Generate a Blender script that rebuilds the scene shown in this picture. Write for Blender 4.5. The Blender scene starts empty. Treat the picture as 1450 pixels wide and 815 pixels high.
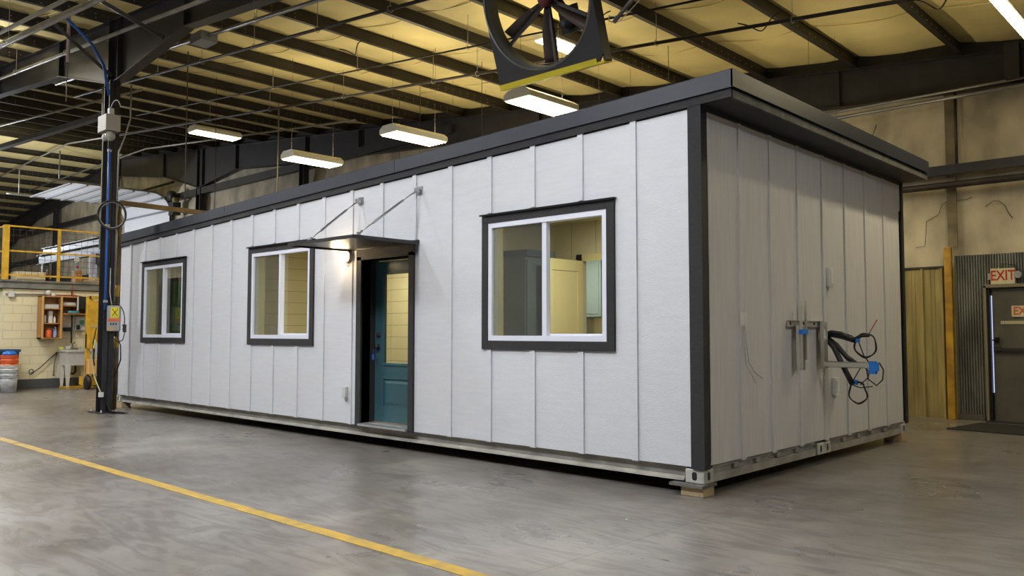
import bpy, bmesh, math, random
from mathutils import Vector, Matrix
random.seed(7)
C = bpy.context.scene.collection
S = bpy.context.scene
PI = math.pi

# ------------------------------------------------------------------ camera
yaw, pit, rol = -0.753805, 0.0545715, 0.0006325
fw = Vector((math.sin(yaw)*math.cos(pit), math.cos(yaw)*math.cos(pit), math.sin(pit)))
rt = Vector((math.cos(yaw), -math.sin(yaw), 0)); up = rt.cross(fw)
rt2 = math.cos(rol)*rt + math.sin(rol)*up; up2 = -math.sin(rol)*rt + math.cos(rol)*up
cd = bpy.data.cameras.new('camera'); cam = bpy.data.objects.new('camera', cd); C.objects.link(cam)
cd.sensor_width = 36; cd.lens = 1169.52*36/1450; cd.clip_start = 0.05; cd.clip_end = 300
cam.matrix_world = Matrix(((rt2.x, up2.x, -fw.x, 3.58863), (rt2.y, up2.y, -fw.y, -6.15493), (rt2.z, up2.z, -fw.z, 1.36252), (0, 0, 0, 1)))
S.camera = cam

# ------------------------------------------------------------------ world, exposure, light levels
w = bpy.data.worlds.new('world'); S.world = w; w.use_nodes = True
w.node_tree.nodes['Background'].inputs[0].default_value = (0.75, 0.8, 1, 1)
w.node_tree.nodes['Background'].inputs[1].default_value = 0.05
S.view_settings.view_transform = 'Standard'; S.view_settings.look = 'None'
S.view_settings.exposure = 0.0; S.view_settings.gamma = 1.0; S.view_settings.use_curve_mapping = False
WARM = (1.0, 0.86, 0.55); COOL = (0.86, 0.91, 1.0); MID = (1.0, 0.93, 0.8)
E_VISIBLE = 65      # watts, warm hanging fixtures in view
E_KEY = 116          # watts, cooler fixtures above the frame: the front row and added fill lamps
E_UP = 26           # upward fill added on top of a fixture to brighten the ceiling
E_ROOM = 40         # lamps inside the home

# ------------------------------------------------------------------ helpers
def mat(name, col, rough=0.6, metal=0.0, var=0.0, scale=4.0, bump=0.0, bscale=60.0, stretch=(1, 1, 1), col2=None, emit=None, es=0, spec=0.5):
    m = bpy.data.materials.new(name); m.use_nodes = True
    nt = m.node_tree; b = nt.nodes['Principled BSDF']
    b.inputs['Base Color'].default_value = (*col, 1); b.inputs['Roughness'].default_value = rough
    b.inputs['Metallic'].default_value = metal; b.inputs['Specular IOR Level'].default_value = spec
    if emit: b.inputs['Emission Color'].default_value = (*emit, 1); b.inputs['Emission Strength'].default_value = es
    if var or bump:
        tc = nt.nodes.new('ShaderNodeTexCoord'); mp = nt.nodes.new('ShaderNodeMapping')
        mp.inputs['Scale'].default_value = stretch; nt.links.new(tc.outputs['Object'], mp.inputs['Vector'])
    if var:
        n = nt.nodes.new('ShaderNodeTexNoise'); n.inputs['Scale'].default_value = scale; n.inputs['Detail'].default_value = 6
        r = nt.nodes.new('ShaderNodeValToRGB'); c2 = col2 or tuple(c*(1-var) for c in col)
        r.color_ramp.elements[0].position = 0.35; r.color_ramp.elements[1].position = 0.65
        r.color_ramp.elements[0].color = (*c2, 1); r.color_ramp.elements[1].color = (*col, 1)
        nt.links.new(mp.outputs[0], n.inputs['Vector']); nt.links.new(n.outputs[0], r.inputs[0]); nt.links.new(r.outputs[0], b.inputs['Base Color'])
    if bump:
        n2 = nt.nodes.new('ShaderNodeTexNoise'); n2.inputs['Scale'].default_value = bscale; n2.inputs['Detail'].default_value = 4
        bp = nt.nodes.new('ShaderNodeBump'); bp.inputs['Strength'].default_value = bump; bp.inputs['Distance'].default_value = 0.01
        nt.links.new(mp.outputs[0], n2.inputs['Vector']); nt.links.new(n2.outputs[0], bp.inputs['Height']); nt.links.new(bp.outputs[0], b.inputs['Normal'])
    return m

class MB:
    def __init__(s): s.bm = bmesh.new()
    def face(s, pts, mi=0):
        f = s.bm.faces.new([s.bm.verts.new(p) for p in pts]); f.material_index = mi; return s
    def hexa(s, q, mi=0):           # 8 corners: bottom ring then top ring
        v = [s.bm.verts.new(p) for p in q]
        for i in ((3, 2, 1, 0), (4, 5, 6, 7), (0, 1, 5, 4), (1, 2, 6, 5), (2, 3, 7, 6), (3, 0, 4, 7)):
            f = s.bm.faces.new([v[k] for k in i]); f.material_index = mi
        return s
    def box(s, x0, x1, y0, y1, z0, z1, mi=0):
        return s.hexa([(x0, y0, z0), (x1, y0, z0), (x1, y1, z0), (x0, y1, z0), (x0, y0, z1), (x1, y0, z1), (x1, y1, z1), (x0, y1, z1)], mi)
    def bar(s, a, b, wd, ht, mi=0):     # rectangular bar from a to b
        a = Vector(a); b = Vector(b); d = (b-a).normalized()
        r = d.cross(Vector((0, 0, 1)))
        if r.length < 1e-3: r = Vector((1, 0, 0))
        r.normalize(); u = r.cross(d)
        q = [p + i*r*wd/2 + j*u*ht/2 for p in (a, b) for i, j in ((-1, -1), (1, -1), (1, 1), (-1, 1))]
        return s.hexa(q, mi)
    def tube(s, pts, r, n=8, mi=0, cap=True):
        pts = [Vector(p) for p in pts]; rings = []; pr = None
        for i, p in enumerate(pts):
            d = (pts[min(i+1, len(pts)-1)] - pts[max(i-1, 0)]).normalized()
            if pr is None:
                r1 = d.cross(Vector((0, 0, 1)));
                if r1.length < 1e-3: r1 = Vector((1, 0, 0))
            else: r1 = pr - d*pr.dot(d)
            r1.normalize(); pr = r1; u = d.cross(r1); rr = r[i] if isinstance(r, (list, tuple)) else r
            rings.append([s.bm.verts.new(p + rr*(math.cos(2*PI*k/n)*r1 + math.sin(2*PI*k/n)*u)) for k in range(n)])
        for a, b in zip(rings, rings[1:]):
            for k in range(n):
                f = s.bm.faces.new((a[k], a[(k+1) % n], b[(k+1) % n], b[k])); f.smooth = True; f.material_index = mi
        if cap:
            f = s.bm.faces.new(rings[0][::-1]); f.material_index = mi; f = s.bm.faces.new(rings[-1]); f.material_index = mi
        return s
    def prism(s, poly, y0, y1, axis='y', mi=0):  # poly in the plane across the axis
        def P(a, b, t): return {'y': (a, t, b), 'x': (t, a, b), 'z': (a, b, t)}[axis]
        A = [s.bm.verts.new(P(a, b, y0)) for a, b in poly]; B = [s.bm.verts.new(P(a, b, y1)) for a, b in poly]
        n = len(poly); fs = [s.bm.faces.new(A[::-1]), s.bm.faces.new(B)]
        fs += [s.bm.faces.new((A[k], A[(k+1) % n], B[(k+1) % n], B[k])) for k in range(n)]
        for f in fs: f.material_index = mi
        return s
    def lathe(s, c, prof, n=24, ax='z', mi=0, cap=True):
        rings = []
        for r, z in prof:
            ring = []
            for k in range(n):
                a = 2*PI*k/n; p = (r*math.cos(a), r*math.sin(a), z)
                if ax == 'y': p = (p[0], p[2], p[1])
                if ax == 'x': p = (p[2], p[0], p[1])
                ring.append(s.bm.verts.new((c[0]+p[0], c[1]+p[1], c[2]+p[2])))
            rings.append(ring)
        for a, b in zip(rings, rings[1:]):
            for k in range(n):
                f = s.bm.faces.new((a[k], a[(k+1) % n], b[(k+1) % n], b[k])); f.smooth = True; f.material_index = mi
        for rg in (rings[0], rings[-1]) if cap else ():
            try: f = s.bm.faces.new(rg); f.material_index = mi
            except ValueError: pass
        return s
    def sphere(s, c, r, mi=0, sc=(1, 1, 1)):
        prof = [(max(1e-4, math.sin(PI*i/10))*r*sc[0], -math.cos(PI*i/10)*r*sc[2]) for i in range(11)]
        return s.lathe(c, prof, 16, 'z', mi)
    def build(s, name, m, parent=None, bevel=0.0, loc=None):
        bmesh.ops.recalc_face_normals(s.bm, faces=s.bm.faces)
        me = bpy.data.meshes.new(name); s.bm.to_mesh(me); s.bm.free()
        for x in (m if isinstance(m, (list, tuple)) else [m]): me.materials.append(x)
        o = bpy.data.objects.new(name, me); C.objects.link(o)
        if parent is not None: o.parent = parent
        if loc: o.location = loc
        if bevel:
            b = o.modifiers.new('bevel', 'BEVEL'); b.width = bevel; b.segments = 2; b.limit_method = 'ANGLE'
        return o

def tag(o, label=None, cat=None, group=None, kind=None):
    if label: o['label'] = label
    if cat: o['category'] = cat
    if group: o['group'] = group
    if kind: o['kind'] = kind
    return o
def empty(name, loc, label, cat, group=None, rz=0):
    o = bpy.data.objects.new(name, None); C.objects.link(o); o.location = loc; o.rotation_euler = (0, 0, rz)
    return tag(o, label, cat, group)
def struct(o): o['kind'] = 'structure'; return o
def copy_tree(o, parent=None):
    c = o.copy(); C.objects.link(c)
    if parent is not None: c.parent = parent
    for ch in list(o.children): copy_tree(ch, c)
    return c
def arc(c, r, a0, a1, n, plane='xz', sq=1.0):
    out = []
    for i in range(n+1):
        a = math.radians(a0+(a1-a0)*i/n); u, v = r*math.cos(a), r*sq*math.sin(a)
        out.append({'xz': (c[0]+u, c[1], c[2]+v), 'yz': (c[0], c[1]+u, c[2]+v), 'xy': (c[0]+u, c[1]+v, c[2])}[plane])
    return out
def text(name, body, size, loc, m, parent, rot=(PI/2, 0, 0), ext=0.001, bold=0.0, sx=1.0):
    cu = bpy.data.curves.new(name, 'FONT'); cu.body = body; cu.size = size; cu.extrude = ext; cu.offset = bold
    cu.align_x = 'CENTER'; cu.align_y = 'CENTER'
    t = bpy.data.objects.new(name+'_tmp', cu); C.objects.link(t)
    bpy.context.view_layer.update()
    me = bpy.data.meshes.new_from_object(t.evaluated_get(bpy.context.evaluated_depsgraph_get()))
    bpy.data.objects.remove(t); me.materials.clear(); me.materials.append(m)
    o = bpy.data.objects.new(name, me); C.objects.link(o); o.location = loc; o.rotation_euler = rot; o.scale = (sx, 1, 1)
    if parent is not None: o.parent = parent
    return o

# ------------------------------------------------------------------ materials
steel = mat('dark_steel_paint', (0.028, 0.026, 0.030), 0.45, 0, .4, 3, spec=.5)
purl = mat('purlin_brown_paint', (0.032, 0.025, 0.020), 0.5, 0, .5, 2)
boltm = mat('bolt_grey', (0.45, 0.42, 0.36), 0.5, .4)
galv = mat('galvanised_pipe', (0.34, 0.33, 0.31), 0.4, .6, .3, 3)
rust = mat('brown_pipe', (0.06, 0.05, 0.045), 0.55, .2, .4, 4)
siding = mat('white_siding', (0.675, 0.69, 0.75), 0.55, 0, .05, 3, .55, 26, (1, 5, 9))
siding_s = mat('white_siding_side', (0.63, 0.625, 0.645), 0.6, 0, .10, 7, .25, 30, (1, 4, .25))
trim = mat('charcoal_trim', (0.026, 0.026, 0.031), 0.55, 0, .25, 8, .8, 40, (2, 2, 8), spec=.35)
fascia = mat('slate_metal_fascia', (0.024, 0.028, 0.042), 0.42, .05, .15, 1.2, .2, 3, spec=.35)
trim_w = mat('rough_board', (0.10, 0.10, 0.095), 0.7, 0, .5, 14, .6, 50)
vinyl = mat('white_vinyl', (0.74, 0.76, 0.88), 0.35)
teal = mat('teal_paint', (0.040, 0.105, 0.130), 0.35, 0, .12, 3)
castm = mat('container_white_paint', (0.55, 0.54, 0.51), 0.5, 0, .3, 9)
railm = mat('container_grey_paint', (0.36, 0.345, 0.31), 0.6, 0, .3, 5)
black = mat('black_rubber', (0.012, 0.012, 0.013), 0.5)
blackm = mat('black_metal', (0.015, 0.015, 0.016), 0.35, .6)
chrome = mat('brushed_steel', (0.45, 0.46, 0.48), 0.28, .95)
alum = mat('threshold_aluminium', (0.75, 0.77, 0.8), 0.3, .8)
wood = mat('pine_block', (0.55, 0.42, 0.25), 0.7, 0, .25, 20, .3, 50, (1, 6, 6))
oak = mat('varnished_plywood', (0.50, 0.24, 0.07), 0.5, 0, .3, 6, .1, 40, (1, 1, 6))
yellow = mat('safety_yellow', (0.72, 0.42, 0.03), 0.5, 0, .3, 6)
ylw2 = mat('bright_yellow', (0.75, 0.62, 0.02), 0.5)
orange = mat('orange_plastic', (0.75, 0.13, 0.03), 0.45)
blue = mat('blue_plastic', (0.015, 0.075, 0.16), 0.45, 0, .2, 5)
tape = mat('blue_tape', (0.01, 0.20, 0.75), 0.6)
bluehose = mat('blue_hose', (0.01, 0.09, 0.42), 0.4)
grey = mat('grey_plastic', (0.30, 0.31, 0.33), 0.5)
lgrey = mat('light_grey_plastic', (0.55, 0.56, 0.57), 0.5)
white = mat('white_plastic', (0.72, 0.72, 0.70), 0.45, 0, .1, 8)
bucketm = mat('white_bucket', (0.55, 0.57, 0.6), 0.5, 0, .4, 7)
cream = mat('cream_interior', (0.70, 0.64, 0.42), 0.6)
cream2 = mat('cream_door_paint', (0.72, 0.64, 0.38), 0.45)
intgrey = mat('blue_grey_cabinet', (0.19, 0.25, 0.29), 0.5)
green = mat('dark_green_cabinet', (0.03, 0.10, 0.035), 0.5, 0, .4, 5)
housing = mat('lamp_housing_white', (0.72, 0.70, 0.60), 0.45)
redm = mat('red_letter', (0.45, 0.03, 0.02), 0.5)
signm = mat('sign_ivory', (0.62, 0.56, 0.40), 0.5, 0, .15, 10)
ductm = mat('corrugated_galvanised', (0.26, 0.27, 0.26), 0.42, .5, .5, 3, stretch=(1, 1, .4))
doorgrey = mat('grey_steel_door', (0.11, 0.105, 0.09), 0.45, .1, .3, 2.5)
matm = mat('black_rubber_mat', (0.015, 0.015, 0.014), 0.9, 0, .3, 20)
sectional = mat('white_door_panel', (0.85, 0.86, 0.88), 0.4)
deckm = mat('deck_steel_grey', (0.22, 0.22, 0.20), 0.5, 0, .4, 4)
fanm = mat('fan_black_housing', (0.035, 0.035, 0.042), 0.38, 0, .2, 3)
fangr = mat('fan_ring_grey', (0.22, 0.225, 0.22), 0.4, .2)
blade = mat('fan_blade_brown', (0.085, 0.06, 0.055), 0.4, .3)
seriesw = mat('rough_paint_chip', (0.5, 0.47, 0.4), 0.7)
copper = mat('copper', (0.42, 0.17, 0.07), 0.35, .9)

def glass_mat(name, tint, refl=1.0, op=0.0, opc=(.2, .2, .2)):
    m = bpy.data.materials.new(name); m.use_nodes = True; nt = m.node_tree; nt.nodes.clear()
    out = nt.nodes.new('ShaderNodeOutputMaterial'); tr = nt.nodes.new('ShaderNodeBsdfTransparent'); gl = nt.nodes.new('ShaderNodeBsdfGlossy')
    tr.inputs[0].default_value = (*tint, 1); gl.inputs['Roughness'].default_value = 0.01; gl.inputs[0].default_value = (refl, refl, refl, 1)
    lw = nt.nodes.new('ShaderNodeLayerWeight'); pw = nt.nodes.new('ShaderNodeMath'); pw.operation = 'POWER'; pw.inputs[1].default_value = 5
    fr = nt.nodes.new('ShaderNodeMath'); fr.operation = 'MULTIPLY_ADD'; fr.inputs[1].default_value = .96; fr.inputs[2].default_value = .04
    nt.links.new(lw.outputs['Facing'], pw.inputs[0]); nt.links.new(pw.outputs[0], fr.inputs[0])
    mx = nt.nodes.new('ShaderNodeMixShader'); nt.links.new(fr.outputs[0], mx.inputs[0]); nt.links.new(tr.outputs[0], mx.inputs[1]); nt.links.new(gl.outputs[0], mx.inputs[2])
    last = mx
    if op:
        df = nt.nodes.new('ShaderNodeBsdfDiffuse'); df.inputs[0].default_value = (*opc, 1)
        m2 = nt.nodes.new('ShaderNodeMixShader'); m2.inputs[0].default_value = op
        nt.links.new(mx.outputs[0], m2.inputs[1]); nt.links.new(df.outputs[0], m2.inputs[2]); last = m2
    nt.links.new(last.outputs[0], out.inputs[0]); return m
glass = glass_mat('window_glass', (.90, .92, .88))
screen = glass_mat('insect_screen', (.75, .78, .75), .5, .42, (.10, .10, .105))

def concrete():
    m = mat('polished_concrete', (0.29, 0.265, 0.24), 0.42); nt = m.node_tree; b = nt.nodes['Principled BSDF']; L = nt.links.new
    tc = nt.nodes.new('ShaderNodeTexCoord')
    def noise(sc, det, st=(1, 1, 1), dist=0):
        mp = nt.nodes.new('ShaderNodeMapping'); mp.inputs['Scale'].default_value = st; L(tc.outputs['Object'], mp.inputs[0])
        n = nt.nodes.new('ShaderNodeTexNoise'); n.inputs['Scale'].default_value = sc; n.inputs['Detail'].default_value = det; n.inputs['Distortion'].default_value = dist
        L(mp.outputs[0], n.inputs['Vector']); return n
    def ramp(src, p0, c0, p1, c1):
        r = nt.nodes.new('ShaderNodeValToRGB'); r.color_ramp.elements[0].position = p0; r.color_ramp.elements[1].position = p1
        r.color_ramp.elements[0].color = (*c0, 1); r.color_ramp.elements[1].color = (*c1, 1); L(src, r.inputs[0]); return r
    def mul(a, bb, f=1.0):
        x = nt.nodes.new('ShaderNodeMix'); x.data_type = 'RGBA'; x.blend_type = 'MULTIPLY'; x.inputs[0].default_value = f
        L(a, x.inputs[6]); L(bb, x.inputs[7]); return x.outputs[2]
    base = ramp(noise(.35, 8, (1, 1, 1), .6).outputs[0], .34, (.150, .138, .128), .66, (.295, .280, .265))
    streak = ramp(noise(1.3, 8, (1.0, .35, 1), 1.2).outputs[0], .35, (.78, .77, .76), .62, (1, 1, 1))
    spots = ramp(noise(11, 8, (1, 1, 1), 1.5).outputs[0], .28, (.74, .73, .72), .46, (1, 1, 1))
    scr = ramp(noise(3.2, 12, (.45, 1.6, 1), 2.5).outputs[0], .42, (.74, .73, .72), .54, (1.0, 1.0, 1.0))
    c = mul(base.outputs[0], streak.outputs[0]); c = mul(c, spots.outputs[0], .3); c = mul(c, scr.outputs[0])
    # sawn joints
    sp = nt.nodes.new('ShaderNodeSeparateXYZ'); L(tc.outputs['Object'], sp.inputs[0])
    def joint(out, off, per, wd):
        a = nt.nodes.new('ShaderNodeMath'); a.operation = 'ADD'; a.inputs[1].default_value = -off + 1000*per; L(out, a.inputs[0])
        p = nt.nodes.new('ShaderNodeMath'); p.operation = 'PINGPONG'; p.inputs[1].default_value = per/2; L(a.outputs[0], p.inputs[0])
        g = nt.nodes.new('ShaderNodeMath'); g.operation = 'LESS_THAN'; g.inputs[1].default_value = wd; L(p.outputs[0], g.inputs[0]); return g
    j1 = joint(sp.outputs['Y'], -0.98, 3.6, .006); j2 = joint(sp.outputs['X'], -5.2, 5.6, .006)
    mxn = nt.nodes.new('ShaderNodeMath'); mxn.operation = 'MAXIMUM'; L(j1.outputs[0], mxn.inputs[0]); L(j2.outputs[0], mxn.inputs[1])
    fj = nt.nodes.new('ShaderNodeMath'); fj.operation = 'MULTIPLY'; fj.inputs[1].default_value = .45; L(mxn.outputs[0], fj.inputs[0])
    x = nt.nodes.new('ShaderNodeMix'); x.data_type = 'RGBA'; L(fj.outputs[0], x.inputs[0]); L(c, x.inputs[6]); x.inputs[7].default_value = (.09, .08, .07, 1)
    L(x.outputs[2], b.inputs['Base Color'])
    rr = nt.nodes.new('ShaderNodeMapRange'); rr.inputs['To Min'].default_value = .16; rr.inputs['To Max'].default_value = .46
    L(noise(.8, 6, (1, 1, 1), .5).outputs[0], rr.inputs[0]); L(rr.outputs[0], b.inputs['Roughness'])
    bp = nt.nodes.new('ShaderNodeBump'); bp.inputs['Strength'].default_value = .12; bp.inputs['Distance'].default_value = .004
    L(noise(25, 6).outputs[0], bp.inputs['Height']); L(bp.outputs[0], b.inputs['Normal'])
    return m
conc = concrete()
insul = mat('ceiling_insulation_vinyl', (0.82, 0.68, 0.31), 0.65, 0, .18, 1.1, .8, 5, (1, 1, 1))  # yellow of the warm lamps is mixed into the vinyl colour
wallins = mat('wall_insulation_vinyl', (0.60, 0.53, 0.39), 0.65, 0, .45, 1.8, 1.0, 3.5, (1, 1, .55))
ribm = mat('ribbed_liner_panel', (0.38, 0.31, 0.13), 0.55, 0, .45, 3, stretch=(2, 1, .3))

def block_mat():
    m = mat('painted_block', (0.74, 0.66, 0.42), 0.6); nt = m.node_tree; b = nt.nodes['Principled BSDF']; L = nt.links.new
    tc = nt.nodes.new('ShaderNodeTexCoord'); sp = nt.nodes.new('ShaderNodeSeparateXYZ'); L(tc.outputs['Object'], sp.inputs[0])
    ad = nt.nodes.new('ShaderNodeMath'); ad.operation = 'ADD'; L(sp.outputs['X'], ad.inputs[0]); L(sp.outputs['Y'], ad.inputs[1])
    cb = nt.nodes.new('ShaderNodeCombineXYZ'); L(ad.outputs[0], cb.inputs[0]); L(sp.outputs['Z'], cb.inputs[1])
    br = nt.nodes.new('ShaderNodeTexBrick'); br.inputs['Scale'].default_value = 1; br.inputs['Brick Width'].default_value = .406; br.inputs['Row Height'].default_value = .203
    br.inputs['Mortar Size'].default_value = .008; br.inputs['Color1'].default_value = (.76, .69, .47, 1); br.inputs['Color2'].default_value = (.73, .66, .455, 1); br.inputs['Mortar'].default_value = (.65, .58, .39, 1)
    L(cb.outputs[0], br.inputs[0]); L(br.outputs[0], b.inputs['Base Color'])
    bp = nt.nodes.new('ShaderNodeBump'); bp.invert = True; bp.inputs['Distance'].default_value = .01; L(br.outputs[1], bp.inputs['Height']); L(bp.outputs[0], b.inputs['Normal'])
    return m
block = block_mat()

# ================================================================== SETTING
YB = 8.35
def roofz(x):                       # underside of purlins
    return 5.79 - .095*x if x > -33.5 else 5.79 + .095*33.5 - .095*(-33.5 - x)
XE = 9.0; XW = -50.0; YF = -16.0
struct(MB().box(XW, XE, YF, YB+.2, -.2, 0).build('floor', conc))
# ceiling: insulation bags sagging between the purlins
bm = bmesh.new(); xs = []
x = XE
PX = [-.1 + 1.655*5 - 1.655*k for k in range(36)]   # purlin lines
cols = []
for a, b_ in zip(PX, PX[1:]):
    for k in range(6): cols.append((a + (b_-a)*k/6, math.sin(PI*k/6)))
cols.append((PX[-1], 0))
ys = [YF + .45*k for k in range(int((YB-YF)/.45)+2)]
grid = []
for (x, s) in cols:
    row = []
    for y in ys:
        row.append(bm.verts.new((x, min(y, YB+.1), roofz(x) + .245 - .055*s + s*.022*math.sin(y*1.9+x*3.1) + s*random.uniform(-.010, .010))))
    grid.append(row)
for i in range(len(grid)-1):
    for j in range(len(ys)-1):
        f = bm.faces.new((grid[i][j], grid[i][j+1], grid[i+1][j+1], grid[i+1][j])); f.smooth = True
me = bpy.data.meshes.new('ceiling'); bm.to_mesh(me); bm.free(); me.materials.append(insul)
ce = bpy.data.objects.new('ceiling', me); C.objects.link(ce); struct(ce)
so = ce.modifiers.new('thick', 'SOLIDIFY'); so.thickness = .05; so.offset = 1
# seams of the insulation rolls (drooping folds seen across the bays)
for k, y in enumerate((-1.2, .6, 2.5, 4.45, 6.35)):
    m = MB(); 
    for a, b_ in zip(PX[4:14], PX[5:15]):
        m.tube([(a+(b_-a)*t, y+.09*math.sin(PI*t)+.02*math.sin(7*t+a), roofz(a+(b_-a)*t)+.230-.055*math.sin(PI*t)) for t in [i/8 for i in range(9)]], .009, 6)
    struct(m.build('trim_%d' % (k+1), insul))
# back wall: wrinkled insulation blanket above, ribbed liner below
def wrinkle_wall(name, x0, x1, z0, zf, y, m, amp=.028, step=.28):
    bm = bmesh.new(); n = int((x1-x0)/step)+1; g = []
    for i in range(n+1):
        x = x0 + (x1-x0)*i/n; zt = zf(x); k = max(2, int((8-z0)/step)); row = []
        for j in range(k+1):
            z = z0 + (zt-z0)*j/k
            row.append(bm.verts.new((x, y + amp*math.sin(x*2.3+z*1.1)*math.sin(z*2.9-x*.7) + random.uniform(-amp, amp)*.6, z)))
        g.append(row)
    for i in range(n):
        for j in range(len(g[i])-1):
            f = bm.faces.new((g[i][j], g[i+1][j], g[i+1][j+1], g[i][j+1])); f.smooth = True
    me = bpy.data.meshes.new(name); bm.to_mesh(me); bm.free(); me.materials.append(m)
    o = bpy.data.objects.new(name, me); C.objects.link(o); return struct(o)
wrinkle_wall('wall_back', XW, XE, 0.0, lambda x: roofz(x)+.24, YB+.06, wallins)
m = MB()                                       # ribbed liner, wainscot high
x = -8.0
while x < -.34:
    m.prism([(x, YB-.005), (x+.012, YB-.05), (x+.045, YB-.05), (x+.057, YB-.005), (x+.057, YB), (x, YB)], 0.0, 2.42, 'z')
    m.box(x+.057, x+.30, YB-.008, YB, 0.0, 2.42).box(x+.14, x+.16, YB-.016, YB-.008, 0, 2.42).box(x+.20, x+.22, YB-.016, YB-.008, 0, 2.42); x += .30
struct(m.build('wall_back_liner', ribm))
struct(MB().box(-8, -.34, YB-.04, YB-.005, 2.42, 2.45).build('trim_6', steel))
struct(MB().box(XW-.2, XW, YF, YB, 0, 8.5).build('wall_left', wallins))
struct(MB().box(XE, XE+.2, YF, YB, 0, 6).build('wall_right', wallins))
struct(MB().box(XW, XE, YF-.2, YF, 0, 9.5).build('wall_front', wallins))
m = MB()
for a, b_ in ((XW, -33.5), (-33.5, XE)):
    m.hexa([(a, YB-.03, roofz(a)-.01), (b_, YB-.03, roofz(b_)-.01), (b_, YB, roofz(b_)-.01), (a, YB, roofz(a)-.01), (a, YB-.03, roofz(a)+.25), (b_, YB-.03, roofz(b_)+.25), (b_, YB, roofz(b_)+.25), (a, YB, roofz(a)+.25)])
struct(m.build('trim_8', steel))
# girts on the back wall
for k, (z, x0, x1) in enumerate(((4.02, XW, XE), (5.12, XW, -12), (6.65, XW, -12))):
    if k == 0:
        MBg = MB().box(x0, x1, YB-.16, YB-.03, 3.92, 4.06).box(x0, x1, YB-.19, YB-.16, 3.90, 3.95)
        g = MBg.build('wall_girt', steel); tag(g, 'dark steel girt running along the back wall above the exit door', 'girt')
        g = MB().tube([(x0, YB-.24, 3.72), (x1, YB-.24, 3.72)], .055, 12).build('wall_pipe', rust)
        tag(g, 'thick dark pipe along the back wall just under the lowest girt', 'pipe')
    else:
        g = MB().box(x0, x1, YB-.20, YB-.03, z-.12, z+.12).build('wall_girt', steel)
        tag(g, 'dark steel girt on the far back wall, ' + ('lower one seen through the yellow railing' if k == 1 else 'upper one passing behind the raised overhead door'), 'girt')
# vertical seam strips of the wall blanket
for k, (xs_, col) in enumerate(((-.30, ribm),)):
    o = MB().box(-.36, -.22, YB-.03, YB, 2.75, 3.9).box(-.36, -.22, YB-.03, YB, 4.08, 5.28).build('wall_strap', mat('strap_brown', (.20, .16, .09), .6, 0, .5, 3))
    tag(o, 'brown vertical strap dividing the stained wall blanket above the yellow post', 'strap')
    o = MB().tube([(-.19, YB-.05, 4.08), (-.19, YB-.05, 5.25)], .02, 8).build('wall_conduit', rust)
    tag(o, 'thin dark conduit beside the brown strap high on the back wall', 'conduit')

# ================================================================== STEEL FRAME
def isect_col(name, x, y, z1, lab, grp=None, dx=.16, dy=.10):
    o = MB().box(x-dx, x+dx, y-.006, y+.006, 0.012, z1).box(x-dx, x-dx+.014, y-dy, y+dy, 0.012, z1).box(x+dx-.014, x+dx, y-dy, y+dy, 0.012, z1)
    return o
# interior column of the front frame with haunched rafters
col = empty('steel_column', (-11.28, -.55, 0), 'tall dark steel column in front of the left end of the white home', 'column')
isect_col('', 0, 0, 5.75, '', dx=.12, dy=.09).build('shaft', steel, col)
MB().box(-.26, .26, -.17, .17, 0, .014).build('base_plate', steel, col)
for sx in (-.21, .21):
    for sy in (-.12, .12): MB().lathe((sx, sy, .014), [(.016, 0), (.016, .02), (.008, .02), (.008, .05)], 8).build('anchor_bolt', boltm, col)

def rafter(name, pts_bot, y, label, wide=.09, cat='rafter', thick=.014):
    r = empty(name, (pts_bot[0][0], y, 0), label, cat); o = (pts_bot[0][0], 0)
    pb = [(a-o[0], b) for a, b in pts_bot]; top = [(a, roofz(a+o[0])-.004) for a, b in pb]
    for (a, b), (c, d) in zip(list(zip(pb, top)), list(zip(pb, top))[1:]):
        pass
    m = MB()
    for i in range(len(pb)-1):
        m.hexa([(pb[i][0], -.006, pb[i][1]), (pb[i+1][0], -.006, pb[i+1][1]), (pb[i+1][0], .006, pb[i+1][1]), (pb[i][0], .006, pb[i][1]),
                (top[i][0], -.006, top[i][1]), (top[i+1][0], -.006, top[i+1][1]), (top[i+1][0], .006, top[i+1][1]), (top[i][0], .006, top[i][1])])
    m.build('web', steel, r)
    for nm, line in (('bottom_flange', pb), ('top_flange', [(a, b-.012) for a, b in top])):
        m = MB()
        for i in range(len(line)-1): m.bar((line[i][0], 0, line[i][1]), (line[i+1][0], 0, line[i+1][1]), wide*2, thick)
        m.build(nm, steel, r)
    for i in range(1, len(pb)-1): MB().box(pb[i][0]-.006, pb[i][0]+.006, -wide, wide, pb[i][1], top[i][1]-.02).build('stiffener', steel, r)
    return r
rafter('steel_rafter', [(XE, 4.55), (2, 5.02), (-6.3, 5.81), (-8.5, 6.03), (-11.0, 5.74), (-11.4, 5.74), (-13.9, 6.41), (-18, 6.85), (-25, 7.4), (-33.4, 8.1)], -.5,
       'deep dark steel rafter branching out from the top of the front column')
rafter('steel_rafter', [(XE, 4.75), (-2, 5.32), (-9, 6.02), (-16, 6.55), (-18.8, 6.72), (-23.2, 7.12), (-25.7, 6.82), (-26.1, 6.82), (-29, 7.6), (-33.4, 8.2)], YB-.10,
       'dark steel rafter against the back wall above the roof of the home')
rafter('steel_rafter', [(-33.6, 8.2), (-44.5, 7.3), (-48.8, 6.2)], YB-.10, 'far rafter descending on the other side of the roof ridge')
for x, nm in ((-25.9, 'dark wall column behind the home near the raised overhead door'), (-49.0, 'farthest dark wall column at the left end of the back wall')):
    o = isect_col('', x, YB-.13, 6.8, '').build('wall_column', steel); tag(o, nm, 'column')
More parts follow.
